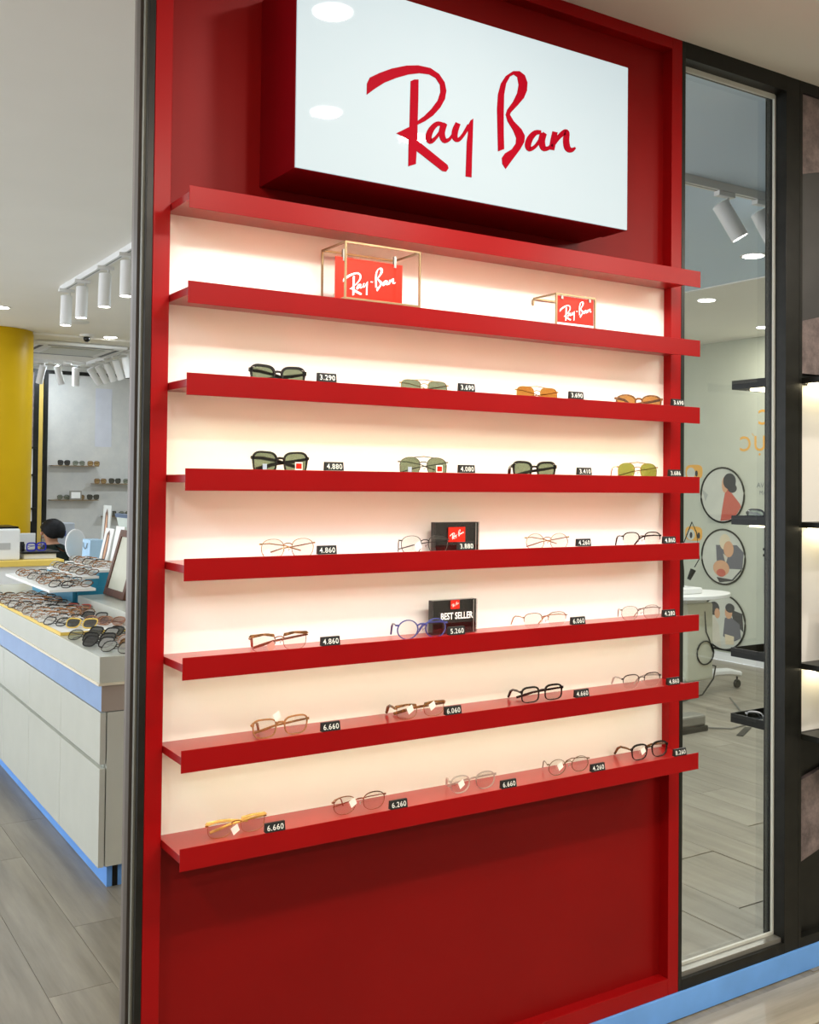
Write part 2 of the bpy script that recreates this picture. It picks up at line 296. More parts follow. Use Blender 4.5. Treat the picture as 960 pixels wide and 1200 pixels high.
# ------------------------------------------------------------------ lightbox sign
sign = thing('lightbox_sign', 'glowing white lightbox sign with red script lettering in a red case', 'sign', (.214, .035, 2.167))
SW, SH = .949, .424
MB().box(.002, SW - .002, -.092, -.0005, .002, SH - .002).build('rear_case', REDS, sign, bevel=.001)
MB().box(0, SW, -.180, -.092, 0, SH).build('front_case', REDS, sign, bevel=.001)
MB().box(.0015, SW - .0015, -.1837, -.180, .0015, SH - .0015).build('face', SIGNF, sign)['label'] = 'backlit white acrylic face'
LOGO = {
 'R': [('p',[(170.3,188.4),(170.6,213.2),(177.7,228),(203.1,244.2),(233.8,260.6),(271.3,275.5),(303.1,283.3),(335.5,284.6),(359.8,276.2),(375.3,260.3),(380.1,242),(376.4,221.8),(364,200),(344.6,177.9),(322.6,160.4),(302.8,148.4),(302.7,157.6),(320.5,172),(339.8,192.3),(356.6,215),(363.6,235.7),(362.1,251.9),(350.1,264.7),(332.4,269.1),(306.5,266.1),(277.9,257),(246.5,242.5),(215.6,225.1),(191.3,206.6)]),('p',[(283.1,243),(293.2,249),(304.1,251.4),(304,206.8),(302.7,152.2),(302.6,113),(385.4,72.1),(388.1,64.9),(381.6,56),(371,55.3),(300.9,88.9),(299.4,59.3),(279.1,50.4),(279.6,110.9),(246.8,118.7),(281.2,139.8),(282.3,202.2)]),],
 'a1': [('r',[(372.1,167.3),(369.4,167.4),(365,167.7),(359.3,167.4),(352.9,165.5),(347.2,161.9),(342.2,157.6),(337.7,153),(333.8,148.2),(330.5,143.2),(327.6,137.8),(325.5,132.3),(324.4,127.1),(324.6,122.1),(326.1,117.5),(329.2,113.5),(335.7,111.2),(342.6,113.5),(347.2,117.1),(351.2,121.3),(355.1,125.7),(358.8,130.6),(362.7,136.1),(366.5,141.7),(370,147),(373.4,152.3),(376.8,157.8),(379.7,162.5),(381.8,165.8)],[(370,158.3),(367,158),(363.2,157.7),(359.7,157.1),(357.6,156.1),(355.4,154.2),(352.4,151),(349.4,147.2),(346.9,143.4),(344.9,139.6),(343.1,135.5),(341.8,131.6),(341.2,128.9),(341.1,126.6),(341.3,124.4),(341.4,123.3),(339.1,123.5),(338,123),(340.6,124),(344.5,126.5),(348.3,129.7),(352.1,133.7),(356,138.7),(359.8,144.1),(363.2,149.2),(366.4,154.4),(369.3,159.7),(371.8,164.5),(373.6,167.9)]),('r',[(366.8,165.8),(365.4,161.7),(363.1,155.6),(361,148.5),(360.1,141.6),(361,135.3),(363.1,129.7),(366.2,124.9),(370.7,121.2),(377.7,120.5),(383.6,122.8),(387.9,125.7),(391.5,128.8),(394.7,132.3),(397.3,136.2),(399.4,139.7),(400.7,142)],[(383.2,164.6),(381.8,160.4),(379.7,154.6),(378,148.8),(377.2,144.5),(377.5,140.7),(378.5,136.6),(379.8,133.4),(380.2,132.1),(379.1,131.8),(380.3,131.7),(383.1,132.6),(385.9,133.9),(388.4,135.8),(391,138.7),(393.4,141.8),(395.1,144.1)]),],
 'y': [('r',[(406.9,175),(405.1,171.7),(402.4,166.9),(399.5,161.3),(397.4,155.9),(396.3,150.9),(395.7,145.9),(395.8,141.1),(396.9,136.7),(399.5,133.1),(403.3,130.5),(408.4,129.2),(414.5,130.1),(419.4,133),(423.2,136.6),(426.8,140.8),(430.8,145.8),(435.6,152.6),(441.1,160.9),(446.2,168.8),(449.7,174.2)],[(420.6,172.7),(419.2,169.3),(417.4,164.6),(415.6,159.6),(414.3,155.4),(413.5,151.7),(412.8,148),(412.5,144.9),(412.5,143.1),(412.7,141.9),(413.1,140.7),(413.1,140.1),(412.5,139.6),(413.5,139.8),(416,141.6),(419.4,144.7),(423,149),(427.4,155.3),(432.4,163.5),(437,171.4),(440.3,176.9)]),('p',[(440.9,172.5),(449,187.5),(456.5,192.9),(455.5,154),(454,103.1),(453.2,54.7),(436.1,54.1),(437.6,100.2),(438.6,134),(441.8,154.2)]),],
 'B': [('p',[(529.2,129.1),(527.2,179),(525.3,230),(527.7,264.8),(536,292.3),(550.8,313.9),(572.3,330.2),(591.9,334.6),(608.1,328.3),(616.4,312.6),(615.1,292),(605.7,272.5),(585.5,249.2),(566.8,229.8),(564,223.5),(575.7,210.2),(599.1,195.7),(609.6,182),(608.2,166.6),(595.3,145.7),(570.9,115.3),(552.4,91.4),(542.3,101.7),(540.7,115.7),(550.6,128.9),(570.6,142.3),(582,157.7),(583.3,171.2),(573.7,187.9),(556.9,206.5),(551,220.9),(555.2,233.2),(573,257),(585.1,279.8),(589.3,301),(584.8,318.5),(574.5,322.1),(563,314.9),(551.7,295.7),(546.2,268.7),(545.3,222.6),(545.8,176.8),(547.6,138.2)]),],
 'a2': [('r',[(660.1,204.5),(656.8,204.2),(651.8,203.9),(645.3,202.8),(638.4,200.2),(632.3,196.2),(627,191.7),(622.3,186.8),(618.3,181.8),(615.1,176.5),(612.4,171),(610.6,165.6),(609.8,160.5),(610.4,155.8),(612.3,151.5),(616.1,147.8),(623.1,146.2),(629.9,148.2),(635.5,151.4),(640.9,155.5),(646,160.2),(651,165.8),(655.9,172.3),(660.6,178.7),(664.5,184.2),(667.9,188.9),(670.9,193.2),(673.3,196.8),(675,199.3)],[(659.8,195),(656.5,194.1),(652.1,193),(648.1,191.6),(645.7,190.1),(643.3,187.8),(640.3,184.5),(637.3,180.6),(634.8,177),(632.8,173.3),(631,169.3),(629.6,165.6),(628.9,162.9),(628.6,160.8),(628.5,159),(628.1,158.2),(626.1,158.2),(626.5,157.9),(629.9,159.1),(634.3,161.5),(638.7,164.7),(642.9,169.2),(647.4,175.2),(651.8,181.5),(655.7,187.1),(659,191.7),(661.9,195.9),(664.3,199.4),(666,201.9)]),('r',[(657.4,199.3),(656.1,195.5),(654,189.9),(652,183.2),(651.2,176.6),(652,170.6),(653.9,165.2),(656.8,160.3),(661.5,156.3),(668.7,154.9),(675.5,156.3),(681,158.7),(685.8,161.5),(690.1,165.1),(693.8,169.2),(696.6,172.8),(698.5,175.2)],[(677.6,198.4),(676.3,194.5),(674.5,189.2),(672.9,184),(672.2,180.1),(672.4,176.6),(673.1,172.7),(674,169.7),(674.2,168.6),(673.4,168.3),(674.5,167.9),(677.4,168.2),(680.1,168.8),(682.8,170.3),(686.1,173.1),(689.2,176.3),(691.5,178.5)]),],
 'n': [('r',[(695.6,209.1),(694.4,204.7),(692.6,198.4),(690.6,191.3),(689,184.7),(687.8,178.3),(686.7,171.7),(685.9,165.9),(685.4,161.9)],[(712.1,209.6),(711.2,205.2),(709.9,198.9),(708.4,191.9),(707,185.5),(705.6,179.3),(704.2,172.8),(702.8,167),(701.9,162.9)]),('r',[(699.6,169.6),(703.1,174.1),(708,180.6),(713.5,187.5),(718.6,193.3),(723.7,198.2),(729.1,202.9),(734,206.7),(737.4,208.9),(738.2,209.1),(735,208.6),(732,209.8),(731.7,210),(731.5,207.6),(730.7,202.8),(729.7,196.7),(729.5,190.7),(730,185.4),(731,180.2),(732.7,175.3),(735.7,170.9),(740.5,167.7),(746.3,166.4),(752,166.6),(758,168.1),(763.3,171.3),(767.3,175.1),(770.1,178.5),(772,180.7)],[(690.5,172.3),(693.5,177),(697.8,183.7),(702.8,191.2),(707.8,198),(713,204),(718.5,209.7),(723.9,214.7),(728.8,218.6),(734.1,221.5),(741.7,222.7),(747.7,219.9),(750.1,215.6),(750.6,210.5),(750.1,204.8),(749.6,199.4),(749.6,194.9),(750.3,190.9),(751.2,186.9),(752.2,183.6),(753,181.9),(753.3,181.3),(753.9,180.7),(755,180.2),(755.7,179.6),(757.5,179.5),(761.2,180.8),(765.3,182.6),(768.3,183.9)]),],
}
def letter(key, parent, mp, m, th=.0012, name='letter'):
    mb = MB()
    for j, pl in enumerate(LOGO[key]):
        if pl[0] == 'p':
            pts = [mp(*p) for p in pl[1]]
            tri = tessellate_polygon([[Vector((x, z, 0)) for x, z in pts]])
            mb.add([(x, -.0001 * j - th, z) for x, z in pts], [tuple(q) for q in tri])
            n = len(pts); mb.add([(x, -.0001 * j - th, z) for x, z in pts] + [(x, 0, z) for x, z in pts], [(i, (i + 1) % n, (i + 1) % n + n, i + n) for i in range(n)])
        else:
            A = [mp(*p) for p in pl[1]]; B = [mp(*p) for p in pl[2]]; n = len(A); y = -.0001 * j - th
            mb.add([(x, y, z) for x, z in A] + [(x, y, z) for x, z in B], [(i, i + 1, i + 1 + n, i + n) for i in range(n - 1)])
            mb.add([(x, y, z) for x, z in A] + [(x, 0, z) for x, z in A], [(i, i + 1, i + 1 + n, i + n) for i in range(n - 1)])
            mb.add([(x, y, z) for x, z in B] + [(x, 0, z) for x, z in B], [(i, i + 1, i + 1 + n, i + n) for i in range(n - 1)])
    o = mb.build(name, m, parent); return o
for k in LOGO: letter(k, sign, lambda x, z: (x / 1000, z / 1000), REDL).location = (0, -.1838, 0)
def small_logo(parent, x, y, z, wd, m, shear=.0):          # script lettering, total width wd, centred at x, z
    s = wd / .60; mp = lambda a, b: (((a - 471) / 1000) * s, ((b - 185) / 1000) * s + ((a - 471) / 1000) * s * shear)
    for k in LOGO:
        sx = .012 * s if k in ('B', 'a2', 'n') else -.006 * s
        letter(k, parent, mp, m, .0003).location = (x + sx, y, z)
    MB().box(-.013 * s, .013 * s, -.0004, 0, -.004 * s, .004 * s).build('hyphen', m, parent).location = (x + .026 * s, y, z + .005 * s)
# ------------------------------------------------------------------ spectacles
def outline(shape, a, b, side, n=30):                       # lens outline about its centre; side = -1 / 1 towards the outer edge
    pw = dict(round=2.0, square=3.4, way=3.0, avi=2.5, panto=2.3, brow=2.8)[shape]; out = []
    for i in range(n):
        t = 2 * math.pi * i / n; c, s = math.cos(t), math.sin(t)
        x = a * math.copysign(abs(c) ** (2 / pw), c); z = b * math.copysign(abs(s) ** (2 / pw), s); k = z / b
        if shape == 'way': x *= 1 + .09 * k; z += .10 * b * max(0, x * side / a) * (1 if k > 0 else .2)
        if shape == 'avi': x *= 1 + .10 * k; x += side * .10 * a * max(0, -k); z -= .08 * b * max(0, x * side / a)
        if shape in ('panto', 'brow'): x *= 1 + .08 * k
        out.append((x, z))
    return out
def spectacles(label, X, zboard, cfg, yaw=0, group='glasses on the red shelves', Y=-.05, W=.140):
    g = thing('sunglasses' if cfg.get('sun') else 'eyeglasses', label, 'sunglasses' if cfg.get('sun') else 'eyeglasses', (X, Y, zboard + .0006), yaw, group)
    shape = cfg['shape']; h = cfg.get('h', .042); rt = cfg.get('rt', .0012); top = cfg.get('top', rt); dp = cfg.get('dp', .0025)
    fm = cfg['fm']; tm = cfg.get('tm', fm); lm = cfg['lm']; half = cfg.get('half'); gap = cfg.get('gap', .018)
    a = (W - gap - 4 * rt - .008) / 4; b = h / 2; cx = gap / 2 + rt + a; zc = b + rt
    rim = MB()
    for s in (-1, 1):
        ol = outline(shape, a, b, s); n = len(ol)
        oo = []
        for i, (x, z) in enumerate(ol):
            px, pz = ol[i - 1]; nx_, nz_ = ol[(i + 1) % n]; d = Vector((nx_ - px, nz_ - pz)).normalized(); q = max(0, z / b)
            th = rt + (top - rt) * (q ** .6)
            oo.append((x + d.y * th, z - d.x * th))
        idx = [i for i in range(n) if not half or ol[i][1] > -.12 * b] if half else list(range(n))
        if half: idx = sorted(idx, key=lambda i: (i if i < n * .7 else i - n))
        vs = []
        for i in idx:
            for (px, pz), y in ((ol[i], 0), (oo[i], 0), (oo[i], dp), (ol[i], dp)): vs.append((s * cx + px, y, zc + pz))
        m = len(idx); rng = range(m - 1) if half else range(m)
        rim.add(vs, [(4 * i + k, 4 * i + (k + 1) % 4, 4 * ((i + 1) % m) + (k + 1) % 4, 4 * ((i + 1) % m) + k) for i in rng for k in range(4)])
        lv = MB(); lp = [(s * cx + x, z + zc) for x, z in ol]; lv.prism(lp, 'y', dp * .35, dp * .35 + .0014)
        ln = lv.build('lens', lm, g)
        hz = zc + b * cfg.get('hinge', .55); ex = s * (cx + a * .97)
        rim.box(min(ex, s * (W / 2)), max(ex, s * (W / 2)), 0, max(dp, .003), hz - max(rt, .0016), hz + max(top, .0016) * .9)
        # temple: from the hinge back, folded inwards by an angle, tip resting on the board
        fold = math.radians(cfg.get('fold', (18, 40))[0 if s < 0 else 1]); tl = cfg.get('tl', .071); hx = s * (W / 2 - .001)
        dirx, diry = -s * math.sin(fold), math.cos(fold); tt = cfg.get('tt', .0012)
        if fold > 1.2: tl = .118; diry = max(diry, .05)
        path = [(hx, .003, hz), (hx + dirx * tl * .25, .004 + diry * tl * .25, hz + .0005), (hx + dirx * tl * .62, .004 + diry * tl * .62, hz - .002), (hx + dirx * tl * .8, .004 + diry * tl * .8, hz * .72), (hx + dirx * tl, .004 + diry * tl, max(.003, hz * .12))]
        if fold > 1.2: path = [path[0]] + [(p[0], p[1] + .004 + (.004 if s > 0 else 0), hz - .006 * i - (.006 if s > 0 else 0)) for i, p in enumerate(path[1:])]
        MB().tube(path, [tt, tt * 1.2, tt * 1.2, tt * 1.5, tt * 1.3], 6).build('temple', tm, g, 40)
        if cfg.get('pads'):
            MB().ball((s * (gap / 2 - .0035), .007, zc - b * .12), .003, 8, 5, (.5, .6, 1.3)).build('nose_pad', L_CLEAR if False else F_CLEAR, g, 60)
            rim.tube([(s * (gap / 2 + .001), .001, zc + .002), (s * (gap / 2 - .003), .006, zc - b * .1)], .0005, 5)
    bz = zc + b * cfg.get('bridge', .45); br = cfg.get('br', max(rt, .0011)); gw = gap / 2 + (.004 if shape == 'avi' else .0025)
    rim.tube([(-gw, dp / 2, bz - .001), (-gap * .25, dp / 2 - .001, bz + .0025), (gap * .25, dp / 2 - .001, bz + .0025), (gw, dp / 2, bz - .001)], br, 6)
    if cfg.get('bar'): rim.tube([(-cx * .75, dp / 2, zc + b * 1.0), (0, dp / 2 - .001, zc + b * 1.12), (cx * .75, dp / 2, zc + b * 1.0)], .0010, 6)
    rim.build('frame_front', fm, g, 35)
    if cfg.get('brow'):                                     # separate brow bars on browline frames
        for s in (-1, 1):
            MB().prism([(s * (cx - a), zc + b * .55), (s * (cx - a * .9), zc + b * .92), (s * cx, zc + b * 1.04), (s * (cx + a * 1.05), zc + b * .98), (s * (W / 2 + .001), zc + b * .75), (s * (cx + a * .95), zc + b * .62), (s * cx, zc + b * .82)], 'y', -.002, .004).build('brow_bar', cfg['brow'], g, bevel=.0006)
    if cfg.get('rivet'):
        for s in (-1, 1): MB().box(s * (cx + a * .92) - .003, s * (cx + a * .92) + .003, -.0006, .0002, zc + b * .88, zc + b * .98).build('rivet', F_SILV, g)
    if cfg.get('sticker'):
        st = MB().box(cx - .002, cx + .016, -.0008, -.0002, .013, .030).build('sticker', PAPER, g); st['label'] = 'white lens sticker with red square'
        MB().box(cx, cx + .014, -.0012, -.0008, .0155, .0275).build('sticker_print', REDC, st)
    if cfg.get('etch'): MB().box(-cx - .006, -cx + .004, -.0006, -.0002, .013, .025).build('sticker', mat('pale_blue_film', (.35, .45, .6), .3), g)
    if cfg.get('slip'):                                     # hanging paper slip
        for px, pz, rr in cfg['slip']:
            q = MB().prism([(px - .009, pz + .002), (px + .006, pz + .010), (px + .012, pz - .004), (px - .002, pz - .013)], 'y', -.0030, -.0026).build('paper_slip', cfg.get('slipm', PAPER), g)
    return g
S_WAY = dict(sun=1, shape='way', fm=F_BLACK, lm=L_GREEN, rt=.0035, top=.0060, dp=.004, h=.037, br=.0028, tt=.0030, fold=(84, 86), rivet=1, gap=.017)
THIN = dict(shape='panto', rt=.0009, dp=.0015, h=.043, pads=1, tt=.0010, lm=L_CLEAR, gap=.019)
def C(base, **k): d = dict(base); d.update(k); return d
E3, E4, E5, E6, E7, E8 = [SZ[i] - .0127 for i in range(2, 8)]
GL = [
 (E3, .228, 'black thick-rimmed sunglasses with pale green lenses, on the shelf below the wire frames', C(S_WAY), .06),
 (E3, .606, 'gold wire sunglasses with grey-green rectangular lenses and a straight top bar', C(THIN, sun=1, shape='square', fm=F_GOLD, lm=L_GREEN, h=.036, bar=1, fold=(84, 86)), .02),
 (E3, .948, 'gold wire sunglasses with amber brown lenses, on the shelf below the wire frames', C(THIN, sun=1, shape='square', fm=F_GOLD, lm=L_BROWN, h=.040, bar=1, fold=(84, 86)), .0),
 (E3, 1.304, 'tortoiseshell sunglasses with brown lenses and light temples', C(S_WAY, shape='panto', fm=F_TORT, lm=L_BROWN, rt=.0022, top=.0038, rivet=0, fold=(60, 70), h=.036), -.35),
 (E4, .236, 'large black sunglasses with dark green lenses, red and white sticker on one lens', C(S_WAY, rt=.0028, top=.0045, h=.045, sticker=1, etch=1, rivet=0), .04),
 (E4, .606, 'thin dark metal pilot sunglasses with a red and white sticker on one lens', C(THIN, sun=1, shape='avi', fm=F_DARK, lm=L_GREEN, h=.046, bar=1, sticker=1, etch=1, fold=(82, 86), rt=.0012), .0),
 (E4, .942, 'black thick-rimmed sunglasses with deep green lenses, temple showing behind', C(S_WAY, h=.036, fold=(30, 84), tl=.071), -.04),
 (E4, 1.300, 'gold wire teardrop sunglasses with olive green lenses', C(THIN, sun=1, shape='avi', fm=F_GOLD, lm=L_OLIVE, h=.046, bar=1, fold=(25, 84)), -.1),
 (E5, .256, 'thin gold round eyeglasses with red film sticker and white paper slip', C(THIN, fm=F_GOLD, slip=[(-.055, .014, 0)], slipm=PAPER, fold=(82, 84)), .1),
 (E5, .612, 'thin black metal round eyeglasses standing before the plain black block', C(THIN, fm=F_DARK, rt=.0012, slip=[(-.022, .022, 0)], fold=(30, 70)), .0),
 (E5, .985, 'thin gold round eyeglasses with bare clear lenses', C(THIN, shape='round', fm=F_GOLD, h=.042, fold=(82, 84)), -.05),
 (E5, 1.318, 'black half-rim metal eyeglasses with slim temple behind', C(THIN, shape='brow', fm=F_BLACK, half=1, rt=.0012, top=.0030, h=.038, fold=(28, 60), tt=.0016), -.05),
 (E6, .238, 'brown tortoise browline eyeglasses with light clear lower rims', C(THIN, shape='brow', fm=F_ROSE, brow=F_TORT, h=.038, rt=.0010, slip=[(-.022, .013, 0)], slipm=mat('pink_film', (.6, .25, .2), .4), tt=.0022, fold=(30, 82)), .02),
 (E6, .606, 'round blue plastic eyeglasses standing before the BEST SELLER block', C(THIN, shape='round', fm=F_BLUE, rt=.0020, top=.0024, h=.042, dp=.003, tt=.0018, fold=(20, 55)), -.05),
 (E6, .980, 'thin rose gold half-rim eyeglasses with brown temple tip', C(THIN, shape='brow', fm=F_ROSE, half=1, rt=.0009, top=.0015, h=.038, fold=(12, 50), tm=F_BROWN), -.05),
 (E6, 1.315, 'thin silver round eyeglasses near the end of the BEST SELLER shelf', C(THIN, fm=F_SILV, h=.038, fold=(35, 60)), -.08),
 (E7, .244, 'brown translucent plastic eyeglasses with a white paper slip on the temple', C(THIN, shape='way', fm=F_BROWN, rt=.0022, top=.0034, dp=.003, h=.036, tt=.0020, slip=[(-.012, .046, 0)], fold=(40, 80), pads=0), .04),
 (E7, .604, 'gold and tortoise browline eyeglasses with two white paper slips', C(THIN, shape='brow', fm=F_GOLD, brow=F_TORT, h=.034, slip=[(-.032, .024, 0), (.030, .026, 0)], tt=.0026, tm=F_TORT, fold=(16, 70)), .0),
 (E7, .972, 'black plastic rectangular eyeglasses with a thick brow', C(THIN, shape='square', fm=F_BLACK, rt=.0022, top=.0045, dp=.0035, h=.034, tt=.0024, fold=(14, 70), pads=0), .0),
 (E7, 1.320, 'dark metal browline eyeglasses with pale temples', C(THIN, shape='brow', fm=F_DARK, rt=.0012, top=.0028, h=.036, half=1, tm=F_CLEAR, tt=.0018, fold=(20, 60)), -.04),
 (E8, .145, 'honey gold browline eyeglasses with a large white paper slip at the nose', C(THIN, shape='brow', fm=F_GOLD, brow=F_HONEY, h=.036, slip=[(-.006, .014, 0)], tt=.0022, tm=F_HONEY, fold=(74, 82)), .05),
 (E8, .442, 'thin rose gold round eyeglasses with a white paper slip, on the lowest shelf', C(THIN, fm=F_ROSE, rt=.0012, top=.0022, h=.038, slip=[(-.020, .026, 0)], fold=(50, 75)), .0),
 (E8, .758, 'clear crystal plastic eyeglasses with a white paper slip', C(THIN, shape='panto', fm=F_CLEAR, rt=.0022, top=.0030, dp=.003, h=.038, slip=[(-.038, .024, 0)], tt=.0020, fold=(30, 75), pads=0), .0),
 (E8, 1.062, 'thin dark bronze round eyeglasses with a white paper slip', C(THIN, shape='round', fm=mat('frame_bronze', (.16, .10, .05), .3, .5, .6), rt=.0012, h=.038, slip=[(-.032, .024, 0)], fold=(30, 60)), -.02),
 (E8, 1.352, 'black and brown browline eyeglasses at the end of the lowest shelf', C(THIN, shape='brow', fm=F_BLACK, rt=.0020, top=.0046, h=.037, dp=.0035, tm=F_TORT, tt=.0024, slip=[(-.030, .026, 0)], fold=(8, 60), pads=0), .0),
]
for z, x, lb, cfg, yw in GL: spectacles(lb, x, z, cfg, yw, Y=-.052 if cfg.get('h', 0) else -.05)
# ------------------------------------------------------------------ price tags clipped on the shelf lips
TG = {2: [(.318, '3.290', 'pale-green-lens black sunglasses'), (.690, '3.690', 'top-bar gold wire sunglasses'), (1.031, '3.690', 'amber-lens gold sunglasses'), (1.396, '3.690', 'tortoiseshell sunglasses')],
      3: [(.338, '4.880', 'large black sunglasses with a lens sticker'), (.692, '4.080', 'dark metal pilot sunglasses'), (1.060, '3.410', 'deep-green-lens black sunglasses'), (1.386, '3.686', 'olive teardrop sunglasses')],
      4: [(.323, '4.860', 'gold round eyeglasses with a slip'), (.692, '3.880', 'plain black block'), (1.059, '4.260', 'bare gold round eyeglasses'), (1.366, '4.860', 'black half-rim eyeglasses')],
      5: [(.334, '4.860', 'tortoise browline eyeglasses'), (.667, '5.260', 'BEST SELLER block'), (1.042, '6.060', 'rose gold half-rim eyeglasses'), (1.366, '4.280', 'silver round eyeglasses')],
      6: [(.337, '6.660', 'brown translucent eyeglasses'), (.659, '6.060', 'gold and tortoise browline eyeglasses'), (1.056, '4.660', 'black rectangular eyeglasses'), (1.384, '4.860', 'dark browline eyeglasses with pale temples')],
      7: [(.208, '6.660', 'honey gold browline eyeglasses'), (.512, '6.260', 'rose gold round eyeglasses'), (.824, '6.660', 'clear crystal eyeglasses'), (1.112, '4.260', 'bronze round eyeglasses'), (1.410, '8.260', 'black and brown browline eyeglasses')]}
TB = MB().prism([(-.0052, 0), (.0052, 0), (.0035, .0185), (-.0020, .0185)], 'x', -.0225, .0225).mesh('tag_body', mat('tag_black', (.012, .012, .012), .5, .3))
for i, l in TG.items():
    for x, dg, near in l:
        t = thing('price_tag', 'small black price tag with white digits beside the ' + near, 'price tag', (x, -.1045, SZ[i] + .0004), 0, 'price tags on the shelf lips')
        put('tag_body', TB, t)
        d = put('digits', text_mesh(dg, .0158, DIG, lambda a, b: (a, -.0043 + b * .17 - .0006, b + .0035), 'tag', 1.1, .0001), t)
# ------------------------------------------------------------------ small displays on the shelves
def wire_box(label, x0, x1, y0, y1, z0, h, card, cx0, cx1, cy, cz0, cz1, logo_w, base_text=None, stub=False):
    t = thing('wire_display', label, 'display frame', (x0, y0, z0), group='brass wire display frames'); W, D = x1 - x0, y1 - y0; r = .0042; ft = 0 if stub else -.0127
    fr_ = MB()
    for xa in (0, W - r):
        fr_.box(xa, xa + r, 0, r, 0, h)
        if not stub: fr_.box(xa, xa + r, D - r, D, ft, h)
        fr_.box(xa, xa + r, r, D - r, h - r, h)
        if not stub: fr_.box(xa, xa + r, r, D - r, 0, r)
    for ya in ((0, D - r)): fr_.box(r, W - r, ya, ya + r, h - r, h)
    fr_.box(r, W - r, 0, r, 0, r)
    if stub: fr_.box(0, r, D - r, D, h - .02, h - r)
    fr_.build('wire_frame', BRASS, t)
    c = MB().box(cx0 - x0, cx1 - x0, cy - y0, cy - y0 + .002, cz0, cz1).build('card', REDC, t); c['label'] = 'red card with white script lettering'
    small_logo(c, (cx0 + cx1) / 2 - x0, cy - y0 - .0001, (cz0 + cz1) / 2 + (.008 if not stub else -.002), logo_w, PAPER, .12)
    for f in (.12, .88):
        xx = (cx0 - x0) + (cx1 - cx0) * f; MB().box(xx - .003, xx + .003, cy - y0 - .003, cy - y0 + .005, cz1 - .008, h - r + .0005 if not stub else cz1).build('clip', GREYM, t)
    if base_text:
        MB().box(cx0 - x0, cx1 - x0, cy - y0, cy - y0 + .002, cz0 - .014, cz0 - .0002).build('caption_strip', PAPER, t)
    return t
ZB2 = SZ[1] - .0127
wire_box('large brass wire cube holding a red card with white script', .358, .556, -.1088, .005, SZ[1] + .0004, .128, None, .368, .546, -.045, -.008, .106, .135)
wire_box('small brass wire frame with a red card over a white strip', .993, 1.129, -.070, .027, ZB2 + .0004, .100, None, .999, 1.123, -.067, .026, .094, .105, True, True)
def block(label, x, y, z, w, h, d):
    b = thing('acrylic_block', label, 'display block', (x, y, z + .0004)); 
    MB().box(0, w, .004, d, 0, h).build('block', mat('black_acrylic', (.014, .013, .012), .12, .5), b, bevel=.001)
    MB().box(0, w, 0, .0038, 0, h).build('clear_cover', glass('acrylic_clear', (.93, .93, .92), .04), b)
    MB().box(w - .012, w - .010, -.0006, -.0001, .002, h - .002).build('edge_line', GREYM, b)
    return b
b1 = block('plain black acrylic block with a red square label', .664, -.02, E5, .130, .074, .022)
lab = MB().box(.036, .086, -.0009, -.0003, .026, .062).build('label_square', REDC, b1); small_logo(lab, .061, -.0010, .044, .040, PAPER, .25)
b2 = block('black acrylic block reading BEST SELLER under a small red label', .659, -.02, E6, .130, .082, .022)
lab = MB().box(.050, .076, -.0009, -.0003, .060, .0815).build('label_square', REDC, b2); small_logo(lab, .063, -.0010, .071, .021, PAPER, .25)
bs = put('lettering', text_mesh('BEST SELLER', .0225, DIG, lambda a, b: (a * .78, 0, b), 'best', 1.0, .0004), b2, (.068, -.0012, .036))
# ------------------------------------------------------------------ dark cabinet beyond the mirror pane
cab = thing('display_cabinet', 'black display cabinet with granite panels and lit cream niche beside the window', 'cabinet', (2.0505, 0, .0745))
MB().box(0, 1.5, .025, .079, .0, 2.725).build('carcass', BLACK, cab)
MB().box(0, .014, .0, .025, .0, 2.725).build('side_strip', BLACK, cab)
MB().box(.014, 1.5, .0, .025, 2.69, 2.725).build('top_rail', BLACK, cab)
MB().box(.014, 1.5, .0, .025, .0, .03).build('bottom_rail', BLACK, cab)
MB().box(.016, 1.5, .015, .025, .665, 1.76).build('niche_back', CREAM, cab)
zc_ = -.0745
MB().prism([(.014, 2.505 + zc_), (.5, 2.62 + zc_), (.5, 2.764 + zc_), (.014, 2.764 + zc_)], 'y', .010, .025).build('granite_panel', STONE, cab)
MB().prism([(.014, 2.035 + zc_), (.5, 2.15 + zc_), (.5, 1.872 + zc_), (.014, 1.872 + zc_)], 'y', .010, .025).build('granite_panel', STONE, cab)
MB().prism([(.014, .586 + zc_), (.5, .70 + zc_), (.5, .46 + zc_), (.014, .332 + zc_)], 'y', .010, .025).build('granite_panel', STONE, cab)
GREYP = mat('grey_laminate', (.055, .053, .055), .35, var=.15)
MB().prism([(.014, 2.505 + zc_), (.5, 2.62 + zc_), (.5, 2.15 + zc_), (.014, 2.035 + zc_)], 'y', .014, .025).build('grey_panel', GREYP, cab)
TRZ = [1.838, 1.383, .94, .72]
TN = ['shelf over the granite panel of the lit niche', 'middle shelf of the lit niche', 'shelf of the lit niche with the leaning brown card', 'base shelf of the lit niche']
TN2 = ['empty black tray high behind the window, above the orange letters', 'black tray with black sunglasses behind the window', 'empty black tray behind the window, before the lowest round photo', 'low black tray with clear eyeglasses behind the window']
